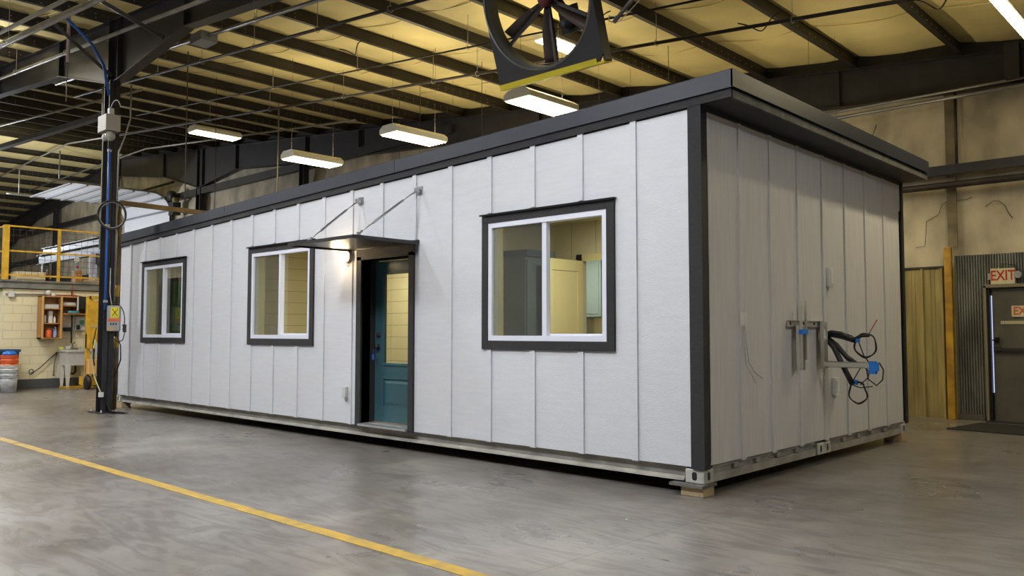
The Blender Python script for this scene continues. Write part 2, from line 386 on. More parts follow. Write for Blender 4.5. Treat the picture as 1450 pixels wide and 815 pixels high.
for x, z1, nm in ((-18.8, 6.7, 'slim dark wind column standing on the back wall right of the overhead door'), (-41.0, 7.5, 'slim dark wall column seen behind the yellow railing'), (-33.6, 8.1, 'dark wall column hidden mostly by the raised overhead door'), (-.27, 0, '')):
    if not z1: continue
    o = isect_col('', x, YB-.22, z1, '', dx=.13).build('wall_column', steel); tag(o, nm, 'column')
o = MB().box(.60, .80, YB-.45, YB-.25, 5.2, 5.74).build('beam_bracket', steel)
tag(o, 'dark steel end bracket under the roof at the far right top corner', 'bracket')
# right-hand pipes hanging under the back rafter
for z, y, r_, x0, lab in ((5.22, YB-.30, .022, -3.3, 'upper pale conduit running just under the back rafter'), (5.10, YB-.34, .03, -3.6, 'lower grey conduit parallel under the back rafter')):
    o = MB().tube([(x0, y, z-.02), (5, y, z)], r_, 8).build('conduit', galv); tag(o, lab, 'conduit')
o = MB().box(-2.6, -2.1, YB-.3, YB+.03, 4.72, 5.0).build('junction_box', steel); tag(o, 'dark box on the back wall just above the far roof edge', 'box')
o = MB().box(-2.72, -2.6, YB-.3, YB+.03, 4.92, 5.05).build('junction_box', lgrey); tag(o, 'small pale box beside the dark box above the far roof edge', 'box')

# purlins
def purlin_mesh():
    m = MB(); L0, L1 = YF+.1, YB-.02
    pr = [(-.0, 0), (.075, 0), (.075, .016), (.070, .016), (.070, .005), (.004, .005), (.004, .235), (-.06, .235), (-.06, .23), (-.002, .23), (-.002, 0)]
    m.prism(pr, L0, L1, 'y')
    for yc in (YB-1.4, -.5-.1, -.5+1.0, -9):
        for k in range(9):
            for z in (.06, .13): m.lathe((.008, yc-1.0+.22*k, z), [(.009, -.004), (.009, .006)], 6, 'x', 1)
    return m
pm = purlin_mesh().build('roof_purlin', [purl, boltm])
first = True
for x in PX:
    if x > XE-.3 or abs(x+33.5) < .3: continue
    o = pm if first else pm.copy()
    if not first: C.objects.link(o)
    first = False
    o.location = (x, 0, roofz(x) + (0 if x > -33 else 0)); tag(o, 'dark brown zed roof purlin under the yellowish ceiling insulation', 'purlin', 'roof purlins')

# flange braces beside the front frame
for a, b_, lab in (((-13.2, .9, 7.0), (-12.9, -.45, 6.3), 'thin dark brace left of the front column under the roof'),
                   ((-12.0, -1.4, 6.85), (-11.3, -.55, 5.85), 'thick dark diagonal brace meeting the top of the front column'),
                   ((-9.9, -1.45, 6.65), (-9.2, -.58, 6.02), 'dark diagonal brace right of the front column under the rafter')):
    o = MB().bar(a, b_, .06, .06).build('flange_brace', steel); tag(o, lab, 'brace')

# ================================================================== CEILING PIPES
def pipe(name, x0, x1, y, off, r, m, lab, hang=(), cat='pipe'):
    p = empty(name, (x0, y, 0), lab, cat)
    pts = [(x - x0, 0, roofz(x)+off) for x in (x0, (x0+x1)/2, x1)]
    MB().tube(pts, r, 10).build('tube', m, p)
    for x in hang:
        zz = roofz(x)
        h = MB().tube([(x-x0, 0, zz+off+r), (x-x0, 0, zz+.2)], .005, 6).tube(arc((x-x0, 0, zz+off), r+.02, -90, 270, 12, 'yz'), .005, 6, cap=False)
        h.build('hanger', boltm, p)
    return p
pipe('sprinkler_pipe', -17.5, 6, .93, -.42, .026, rust, 'front dark sprinkler pipe crossing below the purlins near the fan', (-12.9, -11, -9.1, -7.2, -5.4, -3.5, -1.5))
pipe('sprinkler_pipe', -24, 7, 4.1, -.42, .026, rust, 'middle dark sprinkler pipe crossing behind the round fan', (-17, -14, -11, -8.1, -6.9, -5, -3.1, -1, .8))
pipe('sprinkler_pipe', -19, 3, 3.0, -.35, .015, rust, 'thin dark pipe between the two sprinkler lines', (-12, -9, -6))
pipe('electrical_conduit', -17, 8, .35, -.30, .034, galv, 'grey conduit leading from the ceiling junction box to the top edge', (-12, -8))
pipe('electrical_conduit', -26, 1, -.75, -.40, .035, galv, 'shiny grey pipe crossing in front of the column at the top left', (-16, -13))
pipe('electrical_conduit', -26, 1, -1.85, -.55, .055, galv, 'wide brown-grey duct pipe high in the top left corner', (-14.6, -12.5))
pipe('electrical_conduit', -26, 1, -2.12, -.55, .03, galv, 'uppermost grey pipe in the top left corner', (-13.5,))
pipe('electrical_conduit', -26, 1, -2.22, -.62, .02, galv, 'slim bright conduit beside the uppermost top left pipe', ())
jb = MB().box(-9.95, -9.55, .2, .5, roofz(-9.75)-.42, roofz(-9.75)-.26).build('junction_box', grey, bevel=.005); tag(jb, 'grey junction box hanging on the ceiling conduit right of the column haunch', 'box')
# hanging wires / rods
WR = [(-12.2, 6.6, 'thin wire hanging from the roof behind the left lamps'), (-7.9, 5.2, 'thin hanging wire between the two middle lamps'), (-10.6, 5.9, 'faint hanging wire left of the second lamp'),
      (-14.7, 3.1, 'long hanging rod reaching down behind the home left of the lamps'), (-19.6, 5.6, 'thin rod dropping in front of the far wall column'), (-4.1, 6.0, 'thin dangling wire right of the fan')]
for x, y, lab in WR:
    o = MB().tube([(x, y, roofz(x)+.25), (x+.01, y+.01, 4.9), (x, y, 3.9)], .006, 5).build('hanging_wire', rust); tag(o, lab, 'wire')
for x, y, z0, r_, lab in ((-16.4, 1.2, 3.3, .018, 'pale vertical rod hanging left of the column in front of the railing'), (-13.0, 1.6, 3.3, .012, 'dark thin rod hanging just left of the column'), (-15.6, 5.3, 3.0, .018, 'yellowish rod hanging in front of the overhead door')):
    o = MB().tube([(x, y, roofz(x)+.25), (x, y, z0)], r_, 8).build('hanging_rod', mat('rod_'+str(z0)+lab[:4], (.30, .27, .17) if r_ > .015 else (.09, .08, .06), .5)); tag(o, lab, 'rod')
hp = empty('hanging_pipe', (-12.0, -1.05, 0), 'pale pipe with thin rod hanging from the roof left of the column', 'pipe')
MB().tube([(0, 0, 7.0), (0, 0, 6.15)], .03, 10).build('tube', mat('pinkish_pipe', (.55, .45, .42), .5), hp)
MB().tube([(-.01, 0, 6.18), (-.03, 0, 5.45)], .010, 8).build('rod', galv, hp)
# loose cables on the ceiling
for k, (x, y, L_, lab) in enumerate(((-4.4, 3.6, .9, 'blue-black cable loop under the roof left of the fan'), (-9.0, 2.6, .8, 'dark drooping cable under the roof above the second lamp'), (-2.2, 4.9, .7, 'loose black cable beside the fan support'), (.2, 5.2, .5, 'tangle of dark cable near the right ceiling pipe'))):
    z = roofz(x)-.05
    o = MB().tube([(x + L_*t, y + .1*math.sin(5*t), z - .12*math.sin(PI*t) + .03*math.sin(9*t)-.095*L_*t) for t in [i/14 for i in range(15)]], .010, 6).build('loose_cable', black); tag(o, lab, 'cable')

# far roof bracing, second lines of joists at the left
for k, (y, off, x0, x1) in enumerate(((4.6, -.22, -40, -18), (1.9, -.2, -40, -16), (6.6, -.2, -40, -14))):
    pipe('bridging_pipe', x0, x1, y, off, .03, galv, ['light bridging bar crossing the far purlins, nearer the overhead door', 'light bridging bar crossing the far purlins behind the column', 'bridging bar crossing the far purlins close to the back wall'][k], ())
o = MB().bar((-30, 1.4, 7.35), (-16, 1.1, 6.35), .16, .12).build('crane_runway', rust); tag(o, 'dark horizontal steel track under the far roof left of the column', 'beam')

# ================================================================== LAMPS
diff_w = mat('tube_diffuser_warm', (.9, .9, .8), .4, emit=(1, .88, .58), es=9)
diff_pane = mat('reflector_glow', (.9, .88, .8), .4, emit=(1, .88, .6), es=2.2)
diff_c = mat('tube_diffuser_cool', (.9, .9, .9), .4, emit=(.95, .97, 1), es=9)
def fixture(x, y, z, label, power, colr, dm, ly=1.22, lx=.50, upw=None, hang=True, group=None):
    f = empty('strip_lamp' if lx < .3 else 'ceiling_lamp', (x, y, z), label, 'lamp', group)
    a, b_, h = lx/2, ly/2, (.15 if lx > .3 else .09)
    m = MB().hexa([(-a, -b_, 0), (a, -b_, 0), (a, b_, 0), (-a, b_, 0), (-a, -b_, h*.55), (a, -b_, h*.55), (a, b_, h*.55), (-a, b_, h*.55)])
    m.hexa([(-a, -b_, h*.55), (a, -b_, h*.55), (a, b_, h*.55), (-a, b_, h*.55), (-a*.62, -b_, h), (a*.62, -b_, h), (a*.62, b_, h), (-a*.62, b_, h)])
    m.build('housing', housing, f, bevel=.003)
    n = 6 if lx > .3 else 2
    MB().box(-a+.015, a-.015, -b_+.015, b_-.015, -.006, -.001).build('diffuser', diff_pane, f)
    for k in range(n):
        px = -a + lx*(k+.5)/n
        MB().tube([(px, -b_+.03, -.013), (px, b_-.03, -.013)], .014 if lx > .3 else .02, 8).build('lamp_tube', dm, f)
    if hang:
        for sy in (-b_+.1, b_-.1): MB().tube([(0, sy, h), (0, sy, roofz(x)-z+.24)], .0025, 5).build('hanging_wire', rust, f)
    def al(nm, p, rx, sx, sy, loc):
        l = bpy.data.lights.new(nm, 'AREA'); l.shape = 'RECTANGLE'; l.size = sx; l.size_y = sy; l.energy = p; l.color = colr
        o = bpy.data.objects.new(nm, l); C.objects.link(o); o.location = loc; o.rotation_euler = (rx, 0, 0); o.parent = f
    al('lamp_light', power, 0, lx*.94, ly*.94, (0, 0, -.032))
    if upw: al('lamp_uplight', upw, PI, .1, ly*.8, (0, 0, h+.01))  # added upward fill for the ceiling; the housing top is closed
    return f
fixture(-5.05, 3.75, 5.02, 'bright ceiling lamp nearest the roof edge, right below the fan', E_VISIBLE, WARM, diff_w, upw=E_UP, lx=.55)
fixture(-8.05, 3.60, 4.95, 'bright hanging ceiling lamp in the middle of the row, left of the fan', E_VISIBLE, WARM, diff_w, upw=E_UP)
fixture(-11.3, 3.55, 4.97, 'bright hanging ceiling lamp low over the left half of the roof', E_VISIBLE, WARM, diff_w, upw=E_UP)
fixture(-15.9, 3.7, 6.32, 'flat bright lamp high up near the column, farthest left of the warm row', E_VISIBLE*.8, WARM, diff_w, upw=None, lx=.46)
fixture(1.36, 4.6, 5.08, 'long bright strip lamp at the top right corner', E_VISIBLE*1.2, WARM, diff_w, ly=2.4, lx=.16, upw=E_UP)
for x, y, z, p in ((-.4, -2.1, 5.3, .9), (-6.0, -2.25, 5.75, .8)):
    fixture(x, y, z, 'lamp of the row above the aisle in front of the home, out of the picture', E_KEY*p, COOL, diff_c, lx=.2, ly=.7, upw=E_UP*.5, group='aisle lamps')
for x, y, z, p in ((-15.4, -3.0, 6.3, 1.7), (-9.5, -5.4, 5.9, 2.0), (-3.6, -5.2, 5.4, 2.2), (.2, -4.8, 5.1, 1.2), (-22, -6, 6.6, 2.0), (5.2, .6, 4.75, .7)):  # unseen lamps added to brighten the home; the first also throws the column shadow
    fixture(x, y, z, 'unseen fill lamp over the work floor behind the camera side, out of the picture', E_KEY*p, COOL, diff_c, upw=200, group='unseen fill lamps')
fixture(-5.60, 5.0, 6.44, 'lamp seen through the ring of the round fan', E_VISIBLE*.4, WARM, diff_w, upw=None, lx=.4)
fixture(-36, 1.5, 7.0, 'unlit looking strip lamp hanging far away at the left', 15, COOL, mat('dim_tube', (.8, .8, .8), .5, emit=(1, 1, 1), es=.6), lx=.3, ly=2.4)
fl = empty('high_bay_lamp', (-33.5, .3, 7.15), 'small round white lamp far away at the left edge', 'lamp')
MB().lathe((0, 0, 0), [(.30, -.02), (.30, .06), (.12, .2), (.08, .3)], 20).build('housing', grey, fl)
MB().lathe((0, 0, 0), [(.001, -.04), (.24, -.035), (.27, -.022)], 20).build('lens', mat('led_lens', (1, 1, 1), .3, emit=(1, 1, .95), es=14), fl)
l = bpy.data.lights.new('lamp_light', 'AREA'); l.shape = 'DISK'; l.size = .5; l.energy = 120; l.color = COOL
o = bpy.data.objects.new('lamp_light', l); C.objects.link(o); o.parent = fl; o.location = (0, 0, -.05)
for x, u in ((-1.6, 18), (-5.6, 24), (-9.6, 60)): fixture(x, 6.5, 3.78 if x > -9 else 3.7, 'low lamp added to brighten the ceiling, hidden behind the home', 16, WARM, diff_w, lx=.4, upw=u, group='added rear lamps')  # hidden lamps added to lift the ceiling brightness
# far lighting near the block room; unseen globe added to brighten the overhead door
gl = empty('globe_lamp', (-31.2, .6, 5.3), 'unseen globe lamp added to brighten the raised overhead door', 'lamp')
MB().sphere((0, 0, 0), .15).build('globe', mat('globe_glow', (1, 1, 1), .4, emit=(1, 1, 1), es=6), gl); MB().tube([(0, 0, .15), (0, 0, 3.3)], .01, 6).build('cord', black, gl)
l = bpy.data.lights.new('lamp_light', 'POINT'); l.energy = 1300; l.color = COOL; l.shadow_soft_size = .16
o = bpy.data.objects.new('lamp_light', l); C.objects.link(o); o.parent = gl; o.location = (0, 0, -.33)
fixture(-15.5, -1.9, 6.55, 'lamp over the aisle by the block room, out of the picture', E_KEY*1.2, MID, diff_c, upw=E_UP)
fixture(-31, 1.3, 6.2, 'unseen fill lamp added under the far roof beyond the block room', 700, COOL, diff_c, upw=150)  # added so the floor bounces light onto the overhead door
fixture(-25, -4.6, 6.8, 'unseen fill lamp added left of the block room', 350, COOL, diff_c, upw=90)  # added for more bounced light in the far bay

# ================================================================== THE MODULAR HOME
XL = -12.21; WY = 5.0; ZB = .24
def ztop(x): return 3.289 + (2.931-3.289)*(-x/12.21)
home = empty('modular_home', (0, 0, 0), 'long white board-and-batten modular home with charcoal trim standing on the warehouse floor', 'house')
WT, WBm = 2.603, 1.195
WINS = [(-2.606, -.886), (-7.455, -5.763), (-11.129, -9.455)]
DX0, DX1, DZ1 = -4.72, -3.81, 2.26        # clear doorway
# front siding with battens, openings left for windows and door
openings = [(a+.07, b-.07, WBm+.07, WT-.07) for a, b in WINS] + [(DX0, DX1, -1, DZ1)]
m = MB(); xsb = sorted(set([XL, 0] + [v for o_ in openings for v in o_[:2]]))
for a, b in zip(xsb, xsb[1:]):
    mid = (a+b)/2; op = [o_ for o_ in openings if o_[0] <= mid <= o_[1]]
    segs = [(ZB, None)] if not op else ([(ZB, op[0][2])] if op[0][2] > 0 else []) + [(op[0][3], None)]
    for z0, z1 in segs:
        za = z1 if z1 else ztop(a); zb = z1 if z1 else ztop(b)
        m.hexa([(a, 0, z0), (b, 0, z0), (b, .11, z0), (a, .11, z0), (a, 0, za), (b, 0, zb), (b, .11, zb), (a, .11, za)])
k = 0; x = -.677
while x > XL+.1:
    zt = ztop(x)+.015; spans = [(ZB-.004, zt)]
    for o_ in openings:
        if o_[0]-.11 < x < o_[1]+.11: spans = [(ZB-.004, o_[2]-.075)] if o_[2] > 0 else []; spans += [(o_[3]+.09, zt)]
    for z0, z1 in spans:
        if z1-z0 > .02: m.box(x-.032, x+.032, -.017, 0.002, z0, z1)
    x -= .6098
m.build('front_siding', siding, home)
# right side siding and battens
m = MB().box(-.11, 0, .0, WY, ZB+.012, 3.275)
y = .6768
while y < WY-.1: m.box(-.002, .017, y-.03, y+.03, ZB, 3.275); y += .6098
m.build('side_siding', siding_s, home)
m = MB().box(XL, 0, WY-.1, WY, ZB, 2.93); m.hexa([(XL, 0, ZB), (XL+.1, 0, ZB), (XL+.1, WY, ZB), (XL, WY, ZB), (XL, 0, 2.93), (XL+.1, 0, 2.93), (XL+.1, WY, 2.93), (XL, WY, 2.93)])
m.build('rear_siding', siding_s, home)
# corner trims
m = MB().box(-.105, .024, -.024, 0.0, ZB-.012, 3.30).box(0, .024, 0, .075, ZB-.012, 3.30)
m.build('corner_trim', trim, home)
MB().box(0, .022, WY-.05, WY+.022, ZB-.012, 3.30).box(-.08, 0, WY, WY+.022, ZB, 3.28).build('corner_trim', trim, home)
MB().box(XL-.022, XL, -.022, .08, ZB, 2.93).build('corner_trim', trim, home)
# frieze boards
def slab(m, x0, x1, y0, y1, d0, d1, mi=0):     # slab following the roof slope
    return m.hexa([(x0, y0, ztop(x0)+d0), (x1, y0, ztop(x1)+d0), (x1, y1, ztop(x1)+d0), (x0, y1, ztop(x0)+d0),
                   (x0, y0, ztop(x0)+d1), (x1, y0, ztop(x1)+d1), (x1, y1, ztop(x1)+d1), (x0, y1, ztop(x0)+d1)], mi)
slab(MB(), XL-.03, .312, -.028, 0.0, .012, .086).build('front_frieze', trim, home)
MB().box(.0, .022, .075, WY, 3.265, 3.31).build('side_frieze', trim, home)
m = MB(); slab(m, .0, .30, 0, WY+.02, .012, .03); m.build('soffit', trim, home)
m = MB(); slab(m, .292, .318, 0, WY+.03, .008, .075); m.build('side_subfascia', trim_w, home)
m = MB(); slab(m, XL-.03, .31, 0, WY+.03, .085, .235); m.build('roof_deck', fascia, home)
m = MB(); slab(m, XL-.035, .335, -.045, -.028, .088, .238); slab(m, XL-.035, .338, -.045, .0, .236, .240)
for xx in (-4.1, -8.2): slab(m, xx-.01, xx+.04, -.047, -.043, .088, .238)
m.build('front_fascia', fascia, home)
m = MB(); slab(m, .320, .338, -.045, WY+.035, .09, .238); m.build('side_fascia', fascia, home)
m = MB(); slab(m, -12.2, .30, WY+.0, WY+.035, .012, .238); m.build('rear_fascia', fascia, home)

# container base: rails, castings, blocks
m = MB().box(XL+.2, -.2, .06, .075, .125, ZB+.03).box(XL+.2, -.2, .02, .075, .115, .128)
m.hexa([(XL+.2, .016, .115), (-.2, .016, .115), (-.2, .03, .115), (XL+.2, .03, .115), (XL+.2, .035, .15), (-.2, .035, .15), (-.2, .045, .15), (XL+.2, .045, .15)])
m.build('front_rail', railm, home)
m = MB()
for y0, y1 in ((.18, 2.26), (2.62, 4.82)):
    m.box(-.08, -.04, y0, y1, .115, ZB+.012); m.box(-.04, -.012, y0, y1, .105, .175); m.box(-.04, -.02, y0, y1, ZB-.02, ZB+.01)
    yy = y0+.35
    while yy < y1-.2: m.box(-.04, -.006, yy, yy+.09, .185, .225); yy += .42
m.build('side_rail', railm, home)
MB().box(XL+.1, -.1, .3, WY-.1, .14, ZB+.03).build('underframe', black, home)
def casting(x, y, sx, sy, front=True):     # outer corner at x,y ; extends -sx, +sy
    m = MB(); x0, x1 = sorted((x, x+sx*.178)); y0, y1 = sorted((y, y+sy*.162)); m.box(x0, x1, y0, y1, .105, .223)
    o = m.build('corner_casting', castm, home, bevel=.008)
    def oval(c, ax):
        mm = MB(); pts = []
        for i in range(20):
            a = 2*PI*i/20; u = .019*math.cos(a); v = .020*math.sin(a) + (.016 if math.sin(a) > 0 else -.016); pts.append((u, v))
        if ax == 'y': mm.prism([(c[0]+u*1.25, c[2]+v) for u, v in pts], c[1]-.0015, c[1]+.012, 'y')
        else: mm.prism([(c[1]+u*1.1, c[2]+v) for u, v in pts], c[0]-.012, c[0]+.0015, 'x')
        mm.build('lock_hole', black, o)
    oval(((x0+x1)/2, y0, .166), 'y')
    if sx < 0: oval((x1, (y0+y1)/2, .166), 'x')
casting(.002, -.002, -1, 1); casting(.002, 2.28, -1, 1); casting(.002, 2.447, -1, 1); casting(.002, 4.82, -1, 1); casting(XL+.04, -.002, 1, 1); casting(XL+.04, 4.83, 1, 1)
# windows
def home_window(x0, x1):
    xc = (x0+x1)/2
    t = MB(); w_ = .09
    for a, b, c, d in ((x0, x0+w_, WBm, WT), (x1-w_, x1, WBm, WT), (x0+w_, x1-w_, WT-w_, WT), (x0+w_, x1-w_, WBm, WBm+w_)): t.box(a, b, -.026, 0, c, d)
    wo = t.build('window', trim, home, bevel=.003); wo['label'] = 'charcoal trimmed sliding window'
    MB().box(x0-.015, x1+.015, -.05, -.0, WT, WT+.006).box(x0-.015, x1+.015, -.05, -.047, WT-.012, WT).build('drip_cap', blackm, wo)
    a0, a1, c0, c1 = x0+w_, x1-w_, WBm+w_, WT-w_; f = .052
    m = MB()
    for a, b, c, d in ((a0, a0+f, c0, c1), (a1-f, a1, c0, c1), (a0+f, a1-f, c1-f, c1), (a0+f, a1-f, c0, c0+f)): m.box(a, b, -.018, .075, c, d)
    m.box(xc-.028, xc+.028, -.008, .05, c0+f, c1-f)
    m.box(xc+.03, a1-f, .035, .06, c0+f, c0+f+.02).box(a1-f-.02, a1-f, .035, .06, c0+f, c1-f)
    m.build('frame', vinyl, wo)
    MB().box(a0+f, xc-.028, .018, .022, c0+f, c1-f).build('pane', glass, wo)
    MB().box(xc+.028, a1-f, .045, .049, c0+f, c1-f).build('pane', glass, wo)
    s_ = MB().face([(a0+f, .008, c0+f), (xc-.028, .008, c0+f), (xc-.028, .008, c1-f), (a0+f, .008, c1-f)]).build('insect_screen', screen, wo)
    MB().box(a0-.03, a0+.005, .0, .2, c0-.03, c1+.03).box(a1-.005, a1+.03, .0, .2, c0-.03, c1+.03).box(a0, a1, .076, .2, c1, c1+.03).box(a0, a1, .076, .2, c0-.03, c0).build('window_reveal', cream, wo)
for a, b in WINS: home_window(a, b)
# entry door, set back in a charcoal frame
m = MB().box(-4.815, DX0, -.026, .0, ZB-.012, 2.30).box(DX1, -3.72, -.026, .0, ZB-.012, 2.30).box(-4.815, -3.72, -.026, .0, DZ1, 2.41)
m.box(DX0-.02, DX0, 0, .26, ZB, 2.30).box(DX1, DX1+.02, 0, .26, ZB, 2.30).box(DX0-.02, DX1+.02, 0, .26, DZ1, DZ1+.03)
fr = m.build('door_frame', trim, home)
MB().hexa([(DX0, -.06, ZB), (DX1, -.06, ZB), (DX1, .26, ZB+.0), (DX0, .26, ZB+.0), (DX0, -.06, ZB+.022), (DX1, -.06, ZB+.022), (DX1, .26, ZB+.035), (DX0, .26, ZB+.035)]).build('threshold', alum, home)
d0, d1, dy = DX0+.004, DX1-.004, .20; gz0, gz1, gx0, gx1 = .98, 2.10, d0+.17, d1-.17
m = MB(); T = (dy, dy+.045)
for a, b, c, d in ((d0, gx0, ZB+.04, 2.25), (gx1, d1, ZB+.04, 2.25), (gx0, gx1, gz1, 2.25), (gx0, gx1, .80, gz0), (gx0, gx1, ZB+.04, .47)): m.box(a, b, *T, c, d)
m.box(gx0, gx1, dy+.014, dy+.04, .47, .80)                       # sunk panel field
m.hexa([(gx0+.05, dy+.001, .52), (gx1-.05, dy+.001, .52), (gx1-.02, dy+.016, .49), (gx0+.02, dy+.016, .49), (gx0+.05, dy+.001, .75), (gx1-.05, dy+.001, .75), (gx1-.02, dy+.016, .78), (gx0+.02, dy+.016, .78)])
dr = m.build('entry_door', teal, home, bevel=.002); dr['label'] = 'teal entry door with a tall glass light'
m = MB()
for a, b, c, d in ((gx0-.015, gx0+.02, gz0-.015, gz1+.015), (gx1-.02, gx1+.015, gz0-.015, gz1+.015), (gx0+.02, gx1-.02, gz1-.02, gz1+.015), (gx0+.02, gx1-.02, gz0-.015, gz0+.02)): m.box(a, b, dy-.012, dy+.004, c, d)
m.build('light_moulding', teal, dr, bevel=.004)
MB().box(gx0+.02, gx1-.02, dy+.02, dy+.024, gz0+.02, gz1-.02).build('pane', glass, dr)
for z, r_, L_ in ((1.19, .032, .055), (1.335, .028, .025)):
    MB().lathe((d0+.075, dy, z), [(.034, 0), (.034, -.008), (.014, -.012), (.014, -L_*.5), (r_, -L_*.7), (r_*.9, -L_), (.001, -L_*1.08)], 20, 'y').build('door_knob' if z < 1.2 else 'deadbolt', black, dr)
MB().tube([(d0+.05, dy-.06, 1.17), (d0+.048, dy-.062, 1.08)], .004, 6).box(d0+.03, d0+.065, dy-.068, dy-.060, 1.03, 1.10).build('key_tag', mat('key_blue', (.05, .10, .45), .4), dr)
MB().box(DX0+.0, DX1, dy+.0, dy+.04, ZB+.03, ZB+.042).build('door_sweep', mat('sweep_brown', (.13, .08, .05), .6), dr)

# canopy over the door
ca = empty('door_canopy', (0, 0, 0), None, None); ca.parent = home
for k_ in ('label', 'category'):
    if k_ in ca: del ca[k_]
cx0, cx1 = -4.93, -3.655
m = MB().hexa([(cx0, -.91, 2.392), (cx1, -.91, 2.392), (cx1, -.02, 2.40), (cx0, -.02, 2.40), (cx0, -.91, 2.400), (cx1, -.91, 2.400), (cx1, -.02, 2.408), (cx0, -.02, 2.408)])
m.box(cx0, cx1, -.925, -.905, 2.375, 2.415).box(cx0-.008, cx0+.008, -.92, -.02, 2.375, 2.415).box(cx1-.008, cx1+.008, -.92, -.02, 2.375, 2.415)
m.box(cx0-.06, cx1+.01, -.034, -.0, 2.385, 2.43).box(cx1-.03, cx1+.005, -.05, -.02, 2.28, 2.39)
m.build('canopy_plate', mat('charcoal_canopy', (.035, .034, .035), .35, .2), ca)
for xa, xb in ((-4.76, -4.68), (-3.64, -3.72)):
    st = empty('tie_rod', (0, 0, 0), None, None); st.parent = ca
    for k_ in ('label', 'category'):
        if k_ in st: del st[k_]
    a = Vector((xa, -.06, 2.99)); b = Vector((xb, -.80, 2.44)); L_ = lambda t: a.lerp(b, t)
    m = MB().box(xa-.045, xa+.045, -.016, 0, 2.955, 3.045).box(xa-.012, xa+.012, -.085, -.016, 2.97, 3.02)
    m.lathe((xa-.013, -.055, 2.995), [(.022, -.006), (.022, .032)], 12, 'x')
    m.tube([L_(0), L_(.06)], .014, 10).tube([L_(.05), L_(.25)], .008, 8).tube([L_(.22), L_(.24), L_(.76), L_(.78)], [.009, .014, .014, .009], 12).tube([L_(.78), L_(.95)], .007, 8).tube([L_(.94), L_(1)], .013, 10)
    m.box(xb-.03, xb+.03, -.83, -.77, 2.41, 2.425).box(xb-.01, xb+.01, -.82, -.78, 2.42, 2.455)
    # joined as one part: a rod with its wall and canopy brackets
    o = m.build('tie_rod', chrome, ca); bpy.data.objects.remove(st)
# interior shell of the home (seen through its windows)
def shiplap(nm, pts, m_, step=.18, kind='h'):
    pass
lap = bpy.data.materials.new('cream_shiplap'); lap.use_nodes = True
def add_grooves(m_, col, step, axis='Z'):
    m_.use_nodes = True; nt = m_.node_tree; b = nt.nodes['Principled BSDF']; L = nt.links.new
    tc = nt.nodes.new('ShaderNodeTexCoord'); sp = nt.nodes.new('ShaderNodeSeparateXYZ'); L(tc.outputs['Object'], sp.inputs[0])
    a = nt.nodes.new('ShaderNodeMath'); a.operation = 'ADD'; a.inputs[1].default_value = 100*step+.03; L(sp.outputs[axis], a.inputs[0])
    p = nt.nodes.new('ShaderNodeMath'); p.operation = 'PINGPONG'; p.inputs[1].default_value = step/2; L(a.outputs[0], p.inputs[0])
    g = nt.nodes.new('ShaderNodeMath'); g.operation = 'LESS_THAN'; g.inputs[1].default_value = .004; L(p.outputs[0], g.inputs[0])
    x_ = nt.nodes.new('ShaderNodeMix'); x_.data_type = 'RGBA'; L(g.outputs[0], x_.inputs[0]); x_.inputs[6].default_value = (*col, 1); x_.inputs[7].default_value = tuple(c*.45 for c in col)+(1,)
    L(x_.outputs[2], b.inputs['Base Color']); b.inputs['Roughness'].default_value = .5
add_grooves(lap, (.72, .64, .42), .19)
lapv = bpy.data.materials.new('cream_wall_panel'); add_grooves(lapv, (.62, .57, .44), .40, 'X')
intfl = mat('interior_plank_floor', (.30, .22, .14), .5, 0, .3, 4, stretch=(1, 6, 1))
MB().box(XL+.1, -.11, .11, WY-.1, ZB+.0, ZB+.03).build('interior_floor', intfl, home)
MB().box(XL+.1, -.11, .11, WY-.1, 2.80, 2.84).build('interior_ceiling', cream, home)
m = MB()
for a, b in zip(xsb, xsb[1:]):      # inner lining of the front wall
    mid = (a+b)/2; op = [o_ for o_ in openings if o_[0] <= mid <= o_[1]]
    for z0, z1 in ([(ZB+.03, 2.8)] if not op else ([(ZB+.03, op[0][2])] if op[0][2] > 0 else []) + [(op[0][3], 2.8)]): m.box(a, b, .11, .125, z0, z1)
m.build('interior_lining', cream, home)
# bedroom: x -3.72..-.12, y .12..2.25 with doorway x -3.0..-2.25 ; kitchen behind
m = MB().box(-3.72, -3.05, 2.25, 2.33, ZB+.03, 2.8).box(-2.28, -.12, 2.25, 2.33, ZB+.03, 2.8).box(-3.05, -2.28, 2.25, 2.33, 2.30, 2.8)
m.build('interior_wall', lapv, home)
MB().box(-3.14, -3.05, 2.235, 2.25, ZB+.03, 2.38).box(-2.28, -2.19, 2.235, 2.25, ZB+.03, 2.38).box(-3.14, -2.19, 2.235, 2.25, 2.29, 2.38).build('door_casing', cream2, home)
MB().box(-3.72, -3.64, .125, 2.25, ZB+.03, 2.8).build('interior_wall', cream, home)
MB().box(-8.68, -8.60, .125, 2.25, ZB+.03, 2.8).build('interior_wall', lap, home)
MB().box(-12.1, -3.72, 2.25, 2.33, ZB+.03, 2.8).build('interior_wall', lap, home)
MB().box(-8.6, -.11, 4.8, 4.88, ZB+.03, 2.8).build('interior_wall', lapv, home)

def thing1(o, lab, cat, group=None): return tag(o, lab, cat, group)
# open cream door inside
idr = empty('interior_door', (-3.04, 2.22, ZB+.05), 'open cream panelled door seen through the nearest window', 'door')
m = MB().box(-.010, .010, -.70, 0, 0, 2.0)
for a, b, c, d in ((-.70, -.60, 0, 2.0), (-.10, 0, 0, 2.0), (-.60, -.10, 0, .14), (-.60, -.10, .82, .95), (-.60, -.10, 1.86, 2.0), (-.38, -.32, .14, .82)): m.box(-.022, .022, a, b, c, d)
m.build('leaf', cream2, idr)
MB().sphere((.06, -.64, .95), .028).build('knob', chrome, idr)
